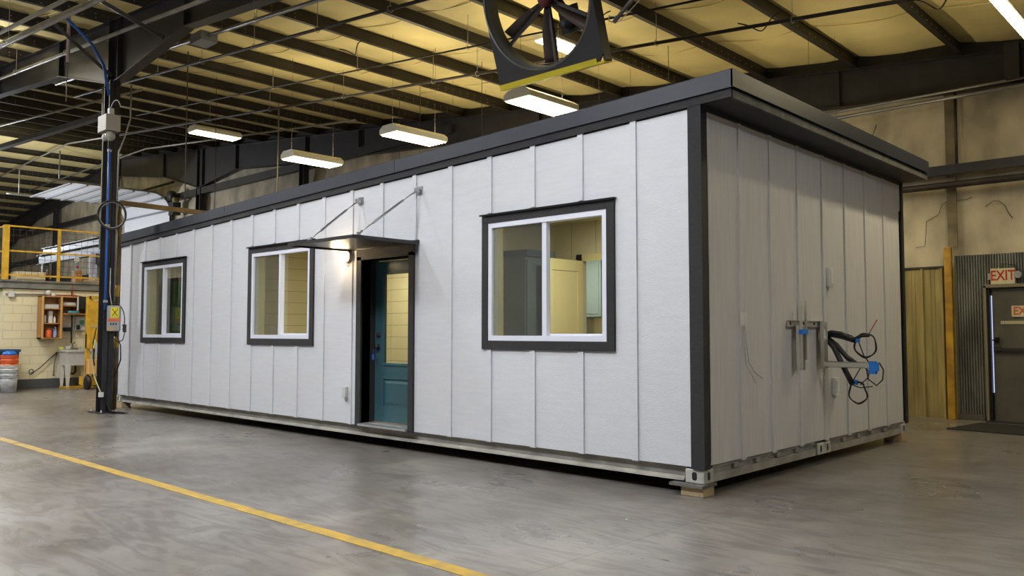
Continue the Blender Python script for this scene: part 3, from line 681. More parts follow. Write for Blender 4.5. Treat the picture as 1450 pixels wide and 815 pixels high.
# blue-grey wardrobe on the partition
wd = empty('tall_wardrobe', (-3.63, 1.85, ZB+.03), 'blue-grey tall cabinet behind the left pane of the nearest window', 'cabinet')
MB().box(0, .36, -.46, .06, 0, 2.05).build('body', intgrey, wd)
m = MB().box(.36, .38, -.45, .05, .06, 2.0).box(.38, .39, -.45, -.38, .06, 2.0).box(.38, .39, -.02, .05, .06, 2.0).box(.38, .39, -.38, -.02, 1.90, 2.0).box(.38, .39, -.38, -.02, .06, .18)
m.build('door', intgrey, wd)
MB().box(-.0, .40, -.47, .07, 2.05, 2.13).build('crown', mat('slate_blue', (.10, .14, .17), .5), wd)
# kitchen behind the doorway
kc = empty('kitchen_cabinet', (-4.9, 4.4, 1.62), 'blue-grey wall cabinets in the kitchen beyond the open door', 'cabinet')
MB().box(-.62, .95, 0, .38, 0, .95).build('body', intgrey, kc)
for k in range(4):
    m = MB().box(-.61+.39*k, -.24+.39*k, -.02, 0, .01, .94); m.box(-.57+.39*k, -.28+.39*k, -.028, -.02, .87, .90).box(-.57+.39*k, -.28+.39*k, -.028, -.02, .05, .08).box(-.57+.39*k, -.55+.39*k, -.028, -.02, .08, .87).box(-.30+.39*k, -.28+.39*k, -.028, -.02, .08, .87)
    m.build('door', intgrey, kc)
mw = empty('microwave_oven', (-5.12, 4.38, 1.19), 'steel microwave under the kitchen cabinets', 'microwave')
MB().box(-.3, .3, 0, .38, 0, .42).build('body', chrome, mw); MB().box(-.28, .12, -.015, 0, .03, .39).build('door', black, mw); MB().box(.15, .28, -.01, 0, .03, .39).build('control_panel', lgrey, mw)
kb = empty('base_cabinet', (-4.8, 4.15, ZB+.03), 'kitchen base cabinets with a counter beyond the open door', 'cabinet')
MB().box(-.70, .90, 0, .63, 0, .86).build('body', intgrey, kb); MB().box(-.72, .92, -.03, .64, .86, .90).build('countertop', cream, kb)
for k in range(3): MB().box(-.68+.52*k, -.18+.52*k, -.02, 0, .08, .84).build('door', intgrey, kb)
# wall outlet inside the middle window, sconce above
o = MB().box(-8.60, -8.592, 1.02, 1.10, 1.37, 1.49).box(-8.592, -8.588, 1.04, 1.08, 1.44, 1.47).box(-8.592, -8.588, 1.04, 1.08, 1.39, 1.42).build('wall_outlet', white)
tag(o, 'white outlet plate on the shiplap wall inside the middle window', 'outlet')
m = MB().box(-8.60, -8.585, .62, .72, ZB+.03, 2.40).box(-8.60, -8.585, .20, .30, ZB+.03, 2.40).box(-8.60, -8.585, .30, .62, 2.30, 2.40)
o = m.build('interior_door_frame', cream2); tag(o, 'cream door casing inside the middle window', 'door frame')
o = MB().box(-8.599, -8.59, .30, .62, ZB+.03, 2.30).build('closed_door', mat('dim_brown_door', (.12, .11, .10), .5)); tag(o, 'dark panel standing for the shaded doorway inside the middle window', 'door')  # doorway drawn as a flat panel, its dark inside painted on
# room behind the far window
gcab = empty('green_cabinet', (-12.1, .9, ZB+.03), 'dark green tall cabinet inside the farthest window', 'cabinet')
MB().box(0, .55, -.05, 1.30, 0, 2.06).build('body', green, gcab); MB().box(0, .57, -.07, 1.32, 2.06, 2.13).build('top', black, gcab)
for k in range(2): MB().box(.55, .568, -.03+.65*k, .60+.65*k, .05, 2.02).build('door', green, gcab)
cur = MB(); 
pts = [(.02*math.sin(k*1.9), .16+.045*k) for k in range(12)]
for (a, b), (c, d) in zip(pts, pts[1:]): cur.face([(-12.0+a, b, ZB+.1), (-12.0+c, d, ZB+.1), (-12.0+c, d, 2.6), (-12.0+a, b, 2.6)])
o = cur.build('curtain', mat('grey_curtain', (.33, .30, .20), .8)); s_ = o.modifiers.new('t', 'SOLIDIFY'); s_.thickness = .004; tag(o, 'greyish tan curtain inside the farthest window', 'curtain')
for x, y, z, p in ((-1.9, 1.2, 2.795, 1.0), (-6.2, 1.2, 2.795, 1.2), (-10.4, 1.2, 2.795, .9), (-4.4, 3.4, 2.795, 1.5)):
    cl = empty('flush_ceiling_light', (x, y, z), {-1.9: 'round flush light on the ceiling behind the nearest window', -6.2: 'round flush light on the ceiling behind the entry door', -10.4: 'round flush light behind the farthest window', -4.4: 'round flush light in the kitchen beyond the open door'}[x], 'lamp')
    MB().lathe((0, 0, 0), [(.12, 0), (.12, -.02), (.10, -.03)], 20).build('base', white, cl)
    l = bpy.data.lights.new('room_light', 'AREA'); l.shape = 'DISK'; l.size = .19; l.energy = E_ROOM*p; l.color = (1, .92, .70)
    o = bpy.data.objects.new('room_light', l); C.objects.link(o); o.parent = cl; o.location = (0, 0, -.035)

# wall lamp beside the door
wl = empty('wall_lamp', (-4.98, -.0, 2.32), 'round lit globe lamp on the siding left of the entry door', 'lamp')
MB().box(-.06, .06, -.02, 0, -.11, .11).build('mounting_plate', white, wl)
MB().lathe((0, 0, 0), [(.075, -.02), (.078, -.06), (.07, -.065)], 24, 'y').build('base', mat('lamp_bronze', (.25, .2, .14), .4, .3), wl)
MB().lathe((0, 0, 0), [(.07, -.062), (.072, -.09), (.055, -.125), (.001, -.14)], 24, 'y').build('globe', mat('lit_globe', (1, 1, 1), .4, emit=(1, .80, .48), es=9), wl)
l = bpy.data.lights.new('lamp_light', 'POINT'); l.energy = 7; l.color = (1, .72, .4); l.shadow_soft_size = .06
o = bpy.data.objects.new('lamp_light', l); C.objects.link(o); o.parent = wl; o.location = (0, -.21, 0)
# outdoor outlet
ob = empty('outdoor_outlet', (-4.99, 0, .62), 'small weatherproof outlet box on the siding low beside the entry door', 'outlet')
MB().box(-.055, .055, -.02, 0, -.09, .09).build('plate', white, ob); MB().box(-.04, .03, -.07, -.02, -.06, .08).build('cover', lgrey, ob, bevel=.01)
MB().tube([(.0, -.05, -.06), (.02, -.06, -.09), (.05, -.05, -.07)], .006, 6).build('latch', grey, ob)
# blocks under the castings
def support(x, y, lab, labp):
    b = MB().box(x-.21, x+.005, y-.02, y+.16, 0, .078).build('wood_block', wood, bevel=.004); tag(b, lab, 'block')
    p = MB().box(x-.30, x+.02, y-.06, y+.18, .079, .102).build('shim_plate', mat('shim_grey', (.13, .125, .12), .7)); tag(p, labp, 'plate')
support(.0, .0, 'pine block under the near front corner of the home', 'grey shim plate between the pine block and the near corner casting')
b = MB().box(XL+.02, XL+.30, 0, .16, 0, .104).build('wood_block', wood, bevel=.004); tag(b, 'pine block under the far left corner of the home', 'block')
b = MB().box(-.22, 0, 4.82, 5.0, 0, .104).build('wood_block', wood, bevel=.004); tag(b, 'wood block under the far right corner of the home', 'block')

# things on the short side: brackets, line set, boxes
def ubar(m, a, b, wd, dp, open_dir):       # open channel standing off the wall
    return m
br = empty('wall_bracket', (0.017, 2.0, 1.3), 'pale metal mounting bracket on the short side, one arm sticking out with blue tape', 'bracket')
def channel(name, y0, y1, z0, z1, x0=.0, x1=.04, vert=True):
    m = MB()
    if vert: m.box(x0, x0+.004, y0, y1, z0, z1).box(x0, x1, y0, y0+.004, z0, z1).box(x0, x1, y1-.004, y1, z0, z1)
    else: m.box(x0, x0+.004, y0, y1, z0, z1).box(x0, x1, y0, y1, z0, z0+.004).box(x0, x1, y0, y1, z1-.004, z1)
    return m.build(name, pgrey, br)
pgrey = mat('pale_bracket_paint', (.50, .49, .44), .45, .2)
channel('cross_rail', -.42, .46, .13, .19, 0, .03, False)
for y in (-.36, -.05, .2, .36):
    MB().lathe((.006, y, .16), [(.014, -.004), (.014, .004)], 10, 'x').build('slot', black, br)
channel('upright', -.30, -.17, -.30, .14, .03, .07)
MB().box(.07, .09, -.29, -.27, -.28, .33).box(.07, .09, -.18, -.16, -.20, .38).build('folded_arm', pgrey, br)
MB().box(.066, .095, -.305, -.155, .055, .10).build('tape', tape, br)
channel('upright', .28, .38, -.30, .18, .03, .07)
MB().box(.03, .57, .285, .29, -.285, -.225).box(.03, .57, .285, .33, -.23, -.225).box(.03, .57, .285, .33, -.285, -.28).build('arm', pgrey, br)
MB().box(.52, .58, .278, .34, -.34, -.215).box(.575, .60, .28, .33, -.31, -.23).build('tape', tape, br)
ls = empty('line_set', (0.017, 2.42, 1.34), 'bundle of black insulated tubes and coiled cables coming out of the short side', 'cable')
MB().lathe((0, -.03, 0), [(.09, .0), (.085, .03), (.05, .05), (.001, .055)], 16, 'x').sphere((.03, -.01, .05), .035).sphere((.035, -.06, -.03), .03).build('foam_seal', white, ls)
MB().tube([(.03, 0, .02), (.10, 0, .035), (.20, .0, .02), (.32, 0, -.05)], .022, 10).tube([(.03, .03, .0), (.1, .03, .0), (.2, .03, -.02), (.33, .02, -.06)], .020, 10).build('insulated_tube', black, ls)
MB().tube([(.03, 0, -.02), (.12, -.01, -.12), (.20, -.02, -.28), (.27, -.02, -.42), (.31, -.02, -.50)], .028, 10).build('insulated_tube', black, ls)
MB().tube([(.03, .03, -.02), (.14, .02, -.10), (.24, .02, -.22), (.36, .02, -.31)], .026, 10).build('insulated_tube', black, ls)
def coil(c, r, turns, sq, ph):
    return [(c[0] + r*(1+.06*math.sin(.41*k))*math.cos(ph+2*PI*k/28), c[1]+.02*math.sin(k*.9), c[2] + r*sq*(1+.05*math.cos(.33*k))*math.sin(ph+2*PI*k/28)) for k in range(int(turns*28)+1)]
MB().tube(coil((.44, 0, -.10), .105, 2.3, 1.15, 2.2), .007, 6).tube([(.20, 0, .03), (.30, 0, -.0), (.37, 0, -.06), (.42, 0, -.2), (.47, 0, -.27)], .006, 6).build('cable_coil', black, ls)
MB().tube(coil((.36, -.02, -.58), .09, 2.2, 1.2, .8), .007, 6).tube([(.31, -.02, -.47), (.40, 0, -.30), (.47, 0, -.36), (.46, 0, -.42), (.38, 0, -.5)], .006, 6).tube([(.44, 0, -.30), (.46, 0, -.44), (.54, 0, -.50), (.60, 0, -.44), (.61, 0, -.34), (.57, 0, -.27)], .007, 6).tube([(.30, -.02, -.5), (.38, 0, -.53), (.50, 0, -.51)], .006, 6).build('cable_coil', black, ls)
MB().tube([(.33, 0, -.04), (.40, 0, .0), (.48, 0, .005)], .02, 8).build('cable_coil', black, ls)
MB().tube([(.46, 0, -.01), (.50, 0, .06), (.56, .0, .16)], [.005, .005, .007], 6).build('copper_end', copper, ls)
MB().box(.35, .38, -.02, .02, -.07, -.03).build('tape_wrap', tape, ls); MB().box(.33, .36, -.04, .0, -.50, -.45).build('tape_wrap', tape, ls)
for y, z, h, lab in ((2.62, 1.97, .10, 'narrow white box high on the short side, above the bracket'), (2.72, .80, .09, 'narrow white box low on the short side, below the coiled cables')):
    o = MB().box(.0, .045, y-.05, y+.05, z-h, z+h).box(.045, .055, y-.035, y+.035, z-h+.02, z+h-.03).box(.01, .05, y-.045, y+.045, z-h-.015, z-h).build('junction_box', white, bevel=.004); tag(o, lab, 'box')
cb = empty('thermostat_cable', (.017, .69, 1.49), 'small white plate with thin grey cables drooping on the short side near the corner', 'cable')
MB().box(.0, .012, -.05, .05, -.06, .06).build('plate', white, cb)
MB().tube([(.01, 0, -.04), (.03, -.01, -.2), (.03, .03, -.38), (.03, .14, -.48), (.03, .30, -.54)], .004, 6).tube([(.01, -.01, -.04), (.025, -.03, -.25), (.025, .0, -.42), (.025, .12, -.52), (.025, .17, -.58)], .003, 6).build('wire', grey, cb)

# ================================================================== ROUND FAN
fan = empty('drum_fan', (-2.47, .95, 4.3), 'large black square-framed industrial fan hanging from the roof with a yellow lower edge', 'fan')
fan.rotation_euler = (math.radians(18), 0, 0)     # leans forward over the roof
FW = 1.55; H = 1.72; R0 = .73; D = .17
# front plate: square with a round hole and a curved inlet; local z up from the bottom edge
def plate(y, r, hw, mi=0, m=None, n=64):
    m = m or MB(); cz = H/2; A = []; B = []
    for k in range(n):
        a = 2*PI*k/n + PI/4; c, s = math.cos(a), math.sin(a); t = min(hw/max(abs(c), 1e-6), cz/max(abs(s), 1e-6))
        A.append(m.bm.verts.new((r*c, y, cz+r*s))); B.append(m.bm.verts.new((t*c, y, cz+t*s)))
    for k in range(n):
        f = m.bm.faces.new((A[k], A[(k+1) % n], B[(k+1) % n], B[k])); f.material_index = mi
    return m, A, B
m, A1, B1 = plate(-.02, R0+.02, FW/2)
m2, A2, B2 = plate(.0, R0+.02, FW/2, m=m)
n = 64
for k in range(n):
    m.bm.faces.new((B1[k], B1[(k+1) % n], B2[(k+1) % n], B2[k])); m.bm.faces.new((A1[k], A1[(k+1) % n], A2[(k+1) % n], A2[k]))
m.box(-FW/2, -FW/2+.02, 0, .13, 0, H).box(FW/2-.02, FW/2, 0, .13, 0, H).box(-FW/2, FW/2, 0, .13, H-.02, H)
m.build('front_frame', fanm, fan)
MB().box(-FW/2, FW/2, -.03, .13, -.012, .012).box(-FW/2, FW/2-.09, -.034, -.03, -.012, .055).build('yellow_edge', ylw2, fan)
MB().lathe((0, 0, H/2), [(R0+.03, -.03), (R0, .02), (R0, D), (R0+.05, D), (R0+.055, -.022), (R0+.03, -.03)], 64, 'y', cap=False).build('drum_ring', fangr, fan)
hub = MB().lathe((0, .16, H/2), [(.001, -.05), (.06, -.05), (.085, -.02), (.085, .06), (.03, .08), (.03, .24)], 20, 'y').build('hub', mat('red_hub', (.22, .05, .05), .45), fan)
for k in range(6):
    a = math.radians(60*k-38); c, s = math.cos(a), math.sin(a); m = MB()
    rows = []
    for i in range(9):
        r = .07 + (R0-.10)*i/8; ch = .035 + .055*math.sin(min(1, i/5)*PI/2); tw = math.radians(58-22*i/8)
        row = []
        for j in (-1, 0, 1):
            u = j*ch*math.cos(tw); v = j*ch*math.sin(tw) + (.02 if j == 0 else 0)
            row.append((r*c - u*s, .19+v*.8, H/2 + r*s + u*c))
        rows.append(row)
    vv = [[m.bm.verts.new(p) for p in row] for row in rows]
    for i in range(8):
        for j in range(2):
            f = m.bm.faces.new((vv[i][j], vv[i+1][j], vv[i+1][j+1], vv[i][j+1])); f.smooth = True
    o = m.build('fan_blade', blade, fan); sd = o.modifiers.new('t', 'SOLIDIFY'); sd.thickness = .008
for a in (30, 90, 150, 210, 270, 330):
    a = math.radians(a); MB().bar((0, D+.06, H/2), (R0*math.cos(a), D-.02, H/2+R0*math.sin(a)), .035, .035).build('motor_strut', fanm, fan)
MB().lathe((.16, .42, H/2-.28), [(.001, -.14), (.09, -.13), (.10, -.1), (.10, .12), (.06, .15), (.001, .16)], 18, 'y').box(.02, .30, .34, .36, H/2-.42, H/2-.12).build('motor', black, fan)
MB().tube([(0, .40, H/2), (.16, .40, H/2-.28)], .045, 8).build('belt_guard', blackm, fan)
# hangers of the fan
MB().bar((FW/2-.03, .06, H-.1), (FW/2-.03, .35, H+.55), .03, .03).bar((-FW/2+.03, .06, H-.1), (-FW/2+.03, .35, H+.55), .03, .03).build('hanger', fanm, fan)
sb = empty('fan_brace', (-1.62, 1.0, 4.72), 'grey tube brace with white wire running from the fan side up to the roof', 'brace')
MB().tube([(0, 0, 0), (.42, .28, .62), (.62, .42, 1.15)], .022, 10).build('tube', galv, sb)
MB().tube([(.0, .0, -.0), (-.05, -.02, .03), (-.05, -.02, .08), (.02, 0, .06)] + [(.05+.42*t, .02+.28*t, .0+.62*t-.05*math.sin(PI*t)) for t in [i/8 for i in range(9)]], .006, 6).build('white_wire', white, sb)

# ================================================================== THINGS ON AND AT THE COLUMN
el = empty('emergency_light', (-10.90, -.58, 4.80), 'grey emergency light box with a round lamp high on the front column', 'lamp')
MB().box(-.26, .10, -.24, 0, -.02, .26).build('body', mat('beige_box', (.36, .34, .30), .5), el, bevel=.006)
MB().box(-.06, .02, -.16, -.08, .26, .38).build('plug', lgrey, el)
MB().sphere((.05, -.15, -.11), .085).build('lamp_head', mat('clear_lens', (.35, .35, .33), .15), el)
MB().lathe((-.10, -.12, -.11), [(.001, -.09), (.05, -.09), (.07, -.06), (.05, .0)], 16, 'y').build('lamp_head', grey, el)
MB().tube(arc((.16, -.12, .25), .24, 150, 20, 8), .008, 6).build('wire', lgrey, el)
hz = [(-11.71, -1.2, 6.83), (-11.52, -1.05, 6.6), (-11.35, -.88, 6.35), (-11.12, -.76, 5.95), (-11.08, -.68, 5.45)]
o = MB().tube(hz, .026, 8).build('blue_hose', bluehose); tag(o, 'thick blue hose curving from the roof to the top of the front column', 'hose')
hz = [(-11.135, -.625, z) for z in (4.55, 3.8, 3.1, 2.4, 1.75)]
o = MB().tube(hz, .020, 8).build('blue_hose', bluehose); tag(o, 'straight blue hose strapped down the face of the front column', 'hose')
for z in (4.5, 3.2, 1.9):
    o = MB().box(-11.155, -11.11, -.655, -.595, z-.02, z+.02).build('hose_clip', boltm); tag(o, {4.5: 'upper', 3.2: 'middle', 1.9: 'lower'}[z] + ' small metal clip holding the blue hose on the column', 'clip')
o = MB().tube([(-11.05, -.32, 5.7), (-11.05, -.32, 5.1), (-11.10, -.40, 4.75), (-11.135, -.475, 4.5), (-11.135, -.48, 1.9)], .015, 8).build('column_conduit', galv); tag(o, 'grey conduit bending down the right edge of the front column', 'conduit')
o = MB().tube([(-11.46, -.64, 5.7), (-11.45, -.64, 5.2), (-11.42, -.64, 4.9)], .014, 8).build('column_conduit', galv); tag(o, 'short grey conduit at the left edge above the emergency light', 'conduit')
jc = empty('jib_arm', (-11.40, -.33, 0), 'brown steel jib with a long horizontal arm attached beside the front column', 'crane')
MB().tube([(0, 0, .02), (0, 0, 3.68)], .036, 10).build('mast', mat('ochre_paint', (.20, .115, .03), .5, 0, .5, 4), jc)
MB().bar((0, 0, 3.66), (-.0, 1.9, 3.64), .06, .085).build('arm', bpy.data.materials['ochre_paint'], jc)
MB().box(-.02, .03, -.14, -.03, 1.0, 1.1).build('wall_clamp', steel, jc); MB().box(-.02, .03, -.14, -.03, 3.2, 3.3).build('wall_clamp', steel, jc)
for z0, z1 in ((2.0, 2.2), (1.1, 1.3)): MB().tube([(0, 0, z0), (0, 0, z1)], .039, 10).build('yellow_band', yellow, jc)
cc = empty('hanging_cord_coil', (-11.06, -.58, 3.38), 'coiled dark cord hung around the column at the height of the jib', 'cord', rz=math.radians(62))
for k in range(3): MB().tube([(.20*(1+.06*k)*math.cos(a), -.02*k, .22*(1+.07*k)*math.sin(a)) for a in [2*PI*i/28 for i in range(29)]], .010, 6).build('loop', black if k else galv, cc)
pc = empty('control_pendant', (-11.08, -.50, 1.62), 'grey control box with yellow and orange stickers hung on the front column', 'control box', rz=math.radians(62)); pc.scale = (.74, .9, .95)
MB().box(-.14, .14, -.06, .06, -.24, .22).build('body', grey, pc, bevel=.015)
MB().box(-.06, .12, -.064, -.060, -.0, .19).build('yellow_sticker', ylw2, pc)
MB().bar((-.03, -.066, .03), (.09, -.066, .16), .004, .012).bar((-.03, -.066, .16), (.09, -.066, .03), .004, .012).build('cross_mark', black, pc)
MB().box(-.12, .15, -.065, -.060, -.06, -.015).build('orange_sticker', orange, pc)
MB().box(-.10, .02, -.065, -.060, -.23, -.17).build('brown_sticker', mat('kraft', (.5, .32, .14), .6), pc)
for k in range(3): MB().lathe((-.05+.055*k, -.06, -.11), [(.016, 0), (.016, -.012)], 12, 'y').build('button', blackm, pc)
MB().tube([(.21*math.cos(a)+.02, .0, .30*math.sin(a)-.04) for a in [math.radians(-35+i*11) for i in range(24)]], .011, 6).build('cord', black, pc)
MB().tube([(.19, 0, -.12), (.24, 0, -.26), (.20, 0, -.40), (.10, 0, -.44), (.0, 0, -.36), (-.03, .0, -.24)], .011, 6).build('cord', black, pc)
MB().box(.20, .27, -.03, .03, -.26, -.12).build('plug', black, pc)
MB().tube([(-.05, 0, .22), (-.10, .02, .45), (-.10, .03, .9)], .010, 6).build('supply_cord', lgrey, pc)
for k, (pts, mm, lab) in enumerate((([(-11.44, -.66, 1.25), (-11.54, -.67, .95), (-11.42, -.67, .62), (-11.19, -.67, .42), (-11.10, -.67, .34)], mat('pale_yellow_cord', (.6, .55, .25), .5), 'pale yellow cord hanging down the left of the column'),
                                    ([(-11.41, -.66, 1.45), (-11.50, -.67, 1.2), (-11.48, -.67, .95), (-11.42, -.67, .8)], black, 'black cord hanging left of the column'),
                                    ([(-11.1, -.50, 1.25), (-11.06, -.46, 1.0), (-11.08, -.50, .7), (-11.12, -.56, .45), (-11.12, -.58, .2), (-11.05, -.52, .03), (-10.85, -.38, .014)], black, 'thin dark cord running down the column face to the floor'),
                                    ([(-11.12, -.46, 1.4), (-11.02, -.40, 1.15), (-11.00, -.40, .9), (-11.1, -.46, .6)], black, 'black cord bulging right of the column'))):
    o = MB().tube(pts, .011, 6).build('extension_cord', mm); tag(o, lab, 'cord')
o = MB().box(-11.13, -11.06, -.70, -.64, .28, .36).build('cord_plug', white); tag(o, 'white plug at the end of the pale yellow cord', 'plug')
o = MB().box(-11.42, -11.39, -.66, -.64, 1.0, 1.2).build('column_switch', lgrey); tag(o, 'small pale label on the left edge of the front column', 'label')
o = MB().lathe((-10.95, -.42, 0), [(.14, 0), (.14, .006)], 24).build('floor_plate', blackm); tag(o, 'round dark plate on the floor beside the column foot', 'plate')

# floor line
struct(MB().box(XW+10, -7.95, -2.895, -2.785, .0005, .003).box(-7.90, XE-1, -2.90, -2.79, .0005, .003).build('trim_7', mat('yellow_floor_paint', (.50, .31, .035), .55, 0, .30, 7, col2=(.33, .23, .07))))
for x, y, s_, m_, lab in ((1.75, -1.62, .012, orange, 'small orange fleck on the floor right of the yellow line'), (.0, -1.1, .012, white, 'small white fleck on the floor near the corner block'), (3.0, -.2, .015, white, 'small white fleck on the open floor at the right'), (-5.0, -4.0, .02, black, 'small dark chip on the floor left of the yellow line')):
    o = MB().lathe((x, y, 0), [(s_, 0.0005), (s_*.8, .004), (.001, .005)], 7).build('floor_fleck', m_); tag(o, lab, 'debris')

# ================================================================== RIGHT BACK: EXIT DOOR
before = set(bpy.data.objects)
m = MB(); x = -.24
while x < .20: m.prism([(x, YB-.01), (x+.012, YB-.035), (x+.026, YB-.035), (x+.038, YB-.01), (x+.038, YB), (x, YB)], .06, 2.60, 'z'); x += .038
while x < 1.8: m.prism([(x, YB-.01), (x+.012, YB-.035), (x+.026, YB-.035), (x+.038, YB-.01), (x+.038, YB), (x, YB)], 2.12, 2.60, 'z'); x += .038
o = m.build('corrugated_panel', ductm); tag(o, 'galvanised corrugated sheet around the exit door', 'panel')
o = MB().box(-.24, .14, YB-.04, YB, 0, .10).build('kick_rail', doorgrey); tag(o, 'low base rail under the corrugated sheet', 'rail')
o = MB().box(-.37, -.26, YB-.12, YB-.04, 0, 2.74).build('guard_post', mat('worn_yellow', (.50, .29, .02), .6, 0, .45, 6, col2=(.28, .15, .02)), bevel=.01); tag(o, 'worn yellow post standing between ribbed wall and corrugated sheet', 'post')
dd = empty('door_4', (.19, YB-.05, 0), None, None)
for k_ in ('label', 'category'):
    if k_ in dd: del dd[k_]
struct(dd)
MB().box(0, .035, -.10, .05, 0, 2.10).box(1.0, 1.05, -.10, .05, 0, 2.10).box(0, 1.05, -.10, .05, 2.07, 2.12).build('door_frame', mat('frame_tan', (.20, .17, .12), .5), dd)
MB().box(.035, .075, -.06, .04, 0, 2.07).build('dark_stop', black, dd)
MB().box(.10, 1.0, -.02, .03, .02, 2.05).build('leaf', doorgrey, dd)
MB().box(.080, .095, .0, .02, .45, 1.95).build('daylight_gap', mat('daylight_gap', (.5, .6, 1), .5, emit=(.55, .65, 1), es=.8), dd)
MB().box(.12, .95, -.09, -.05, 1.10, 1.14).box(.11, .20, -.07, -.02, 1.08, 1.16).box(.88, .96, -.07, -.02, 1.08, 1.16).build('panic_bar', steel, dd)
MB().box(.13, .19, -.06, -.02, 1.22, 1.30).box(.10, .16, -.08, -.05, 1.25, 1.27).build('lock', blackm, dd)
MB().box(0, 1.05, -.16, -.0, .0, .025).build('sill', steel, dd)
es = empty('exit_sign', (.455, YB-.085, 2.235), 'ivory exit sign with red letters above the door', 'sign')
MB().box(-.165, .165, -.03, .03, -.13, .13).build('body', signm, es, bevel=.004)
text('letters', 'EXIT', .215, (0, -.032, .012), redm, es, bold=.004, sx=.76)
MB().lathe((.205, -.01, .02), [(.05, -.05), (.06, -.02), (.04, .02)], 14, 'y').box(-.21, -.165, -.02, .02, -.04, .06).build('lamp_head', grey, es)
MB().tube([(-.02, 0, .13), (-.02, .01, .2), (.16, .01, .17), (.22, .0, .06)], .006, 6).build('wire', black, es)
es = empty('exit_sign', (.72, YB-.09, 1.70), 'smaller ivory exit sign with orange-red letters on the door leaf', 'sign')
MB().box(-.165, .165, -.004, .004, -.085, .085).build('plate', signm, es)
text('letters', 'EXIT', .17, (0, -.006, 0), mat('orange_red', (.55, .09, .02), .5), es, bold=.003, sx=.82)
o = MB().box(.40, .98, YB-.082, YB-.07, 1.505, 1.555).build('door_notice', mat('notice_strip', (.40, .37, .28), .6)); tag(o, 'narrow pale strip notice under the exit sign on the door', 'notice')
fm = MB().hexa([(-.02, 6.75, 0.001), (1.5, 6.55, 0.001), (1.6, 7.95, 0.001), (.12, 7.95, 0.001), (-.02, 6.75, .012), (1.5, 6.55, .012), (1.6, 7.95, .012), (.12, 7.95, .012)]).build('floor_mat', matm)
tag(fm, 'black rubber mat on the floor in front of the exit door', 'mat')
for o in [o for o in bpy.data.objects if o not in before and o.parent is None and o.name[:9] != 'floor_mat']:
    o.location.x -= .035
# stray cracks / strings on the blanket
for pts, lab in (([(-.97, 3.05), (-.86, 3.12), (-.80, 3.2), (-.74, 3.18)], 'short thread'), ([(-.86, 2.78), (-.72, 2.80), (-.70, 3.0), (-.69, 3.2), (-.66, 3.22), (-.5, 3.30), (-.45, 3.45), (-.36, 3.5), (-.1, 3.5), (.0, 3.53)], 'long dark crack line left of the strap on the stained wall blanket'), ([(.18, 3.36), (.24, 3.40), (.30, 3.44), (.38, 3.42), (.45, 3.35), (.50, 3.22), (.55, 3.14)], 'dark torn line on the wall blanket above the exit sign'), ([(-1.7, 4.75), (-1.6, 4.7), (-1.5, 4.8), (-1.45, 4.95)], 'dark scuff on the wall blanket near the roof edge')):
    if lab == 'short thread': continue
    o = MB().tube([(a, YB+.022, b) for a, b in pts], .005, 5).build('torn_seam', rust); tag(o, lab, 'crack')

# ================================================================== LEFT BACK: OVERHEAD DOOR
od = empty('overhead_door', (-28.45, YB, 0), 'white sectional overhead door rolled halfway up under the far roof', 'overhead door')
DWd = 4.4; zc = 6.83; rr = .75
def prof(s):     # path: up the wall then curving to horizontal towards the camera
    L1 = zc-rr
    if s < L1: return (-.12, s)
    s2 = s-L1
    if s2 < rr*PI/2: a = s2/rr; return (-.12-rr+rr*math.cos(a), L1+rr*math.sin(a))
    return (-.12-rr-(s2-rr*PI/2), zc)
s0 = 4.0; step = .56
for k in range(11):
    a, b = s0+k*step, s0+(k+1)*step-.012
    pts = [prof(a+(b-a)*i/4) for i in range(5)]; m = MB()
    for (y1, z1), (y2, z2) in zip(pts, pts[1:]):
        m.hexa([(-DWd, y1, z1), (0, y1, z1), (0, y1+.0, z1+.001), (-DWd, y1, z1+.001), (-DWd, y2, z2), (0, y2, z2), (0, y2+.04, z2+.03), (-DWd, y2+.04, z2+.03)])
    m.build('door_section', sectional, od)
    ps = prof(b); MB().box(-DWd, 0, ps[0]-.06, ps[0]+.02, ps[1]-.07, ps[1]-.02).build('section_strut', grey, od)
for x in (0.06, -DWd-.06):
    pts = [(x, *prof(s0+i*(zc+4.2-s0)/30)) for i in range(31)]
    MB().tube(pts, .035, 8).build('track', galv, od)
for x in (0.06, -DWd-.06): MB().tube([(x, -4.2, zc), (x, -4.2, 7.9)], .025, 6).build('track_hanger', galv, od)
MB().tube([(-DWd-.2, -.15, zc+.45), (.3, -.15, zc+.45)], .05, 10).build('spring_shaft', steel, od)
op = empty('door_operator', (-27.7, YB-.3, 5.9), 'dark chain hoist and motor beside the right edge of the overhead door', 'hoist')
MB().box(-.15, .25, -.15, .15, .0, .5).lathe((.0, -.1, .75), [(.001, -.12), (.2, -.12), (.2, .1), (.001, .1)], 14, 'y').build('gearbox', steel, op)
MB().tube([(.1, -.1, 0), (.12, -.1, -1.8)], .03, 6).tube([(-.1, -.1, 0), (-.08, -.1, -1.8)], .03, 6).build('chain', steel, op)
MB().lathe((.35, -.1, .55), [(.001, -.1), (.1, -.1), (.1, .1), (.001, .1)], 12, 'y').build('motor', mat('olive_motor', (.2, .18, .06), .5), op)

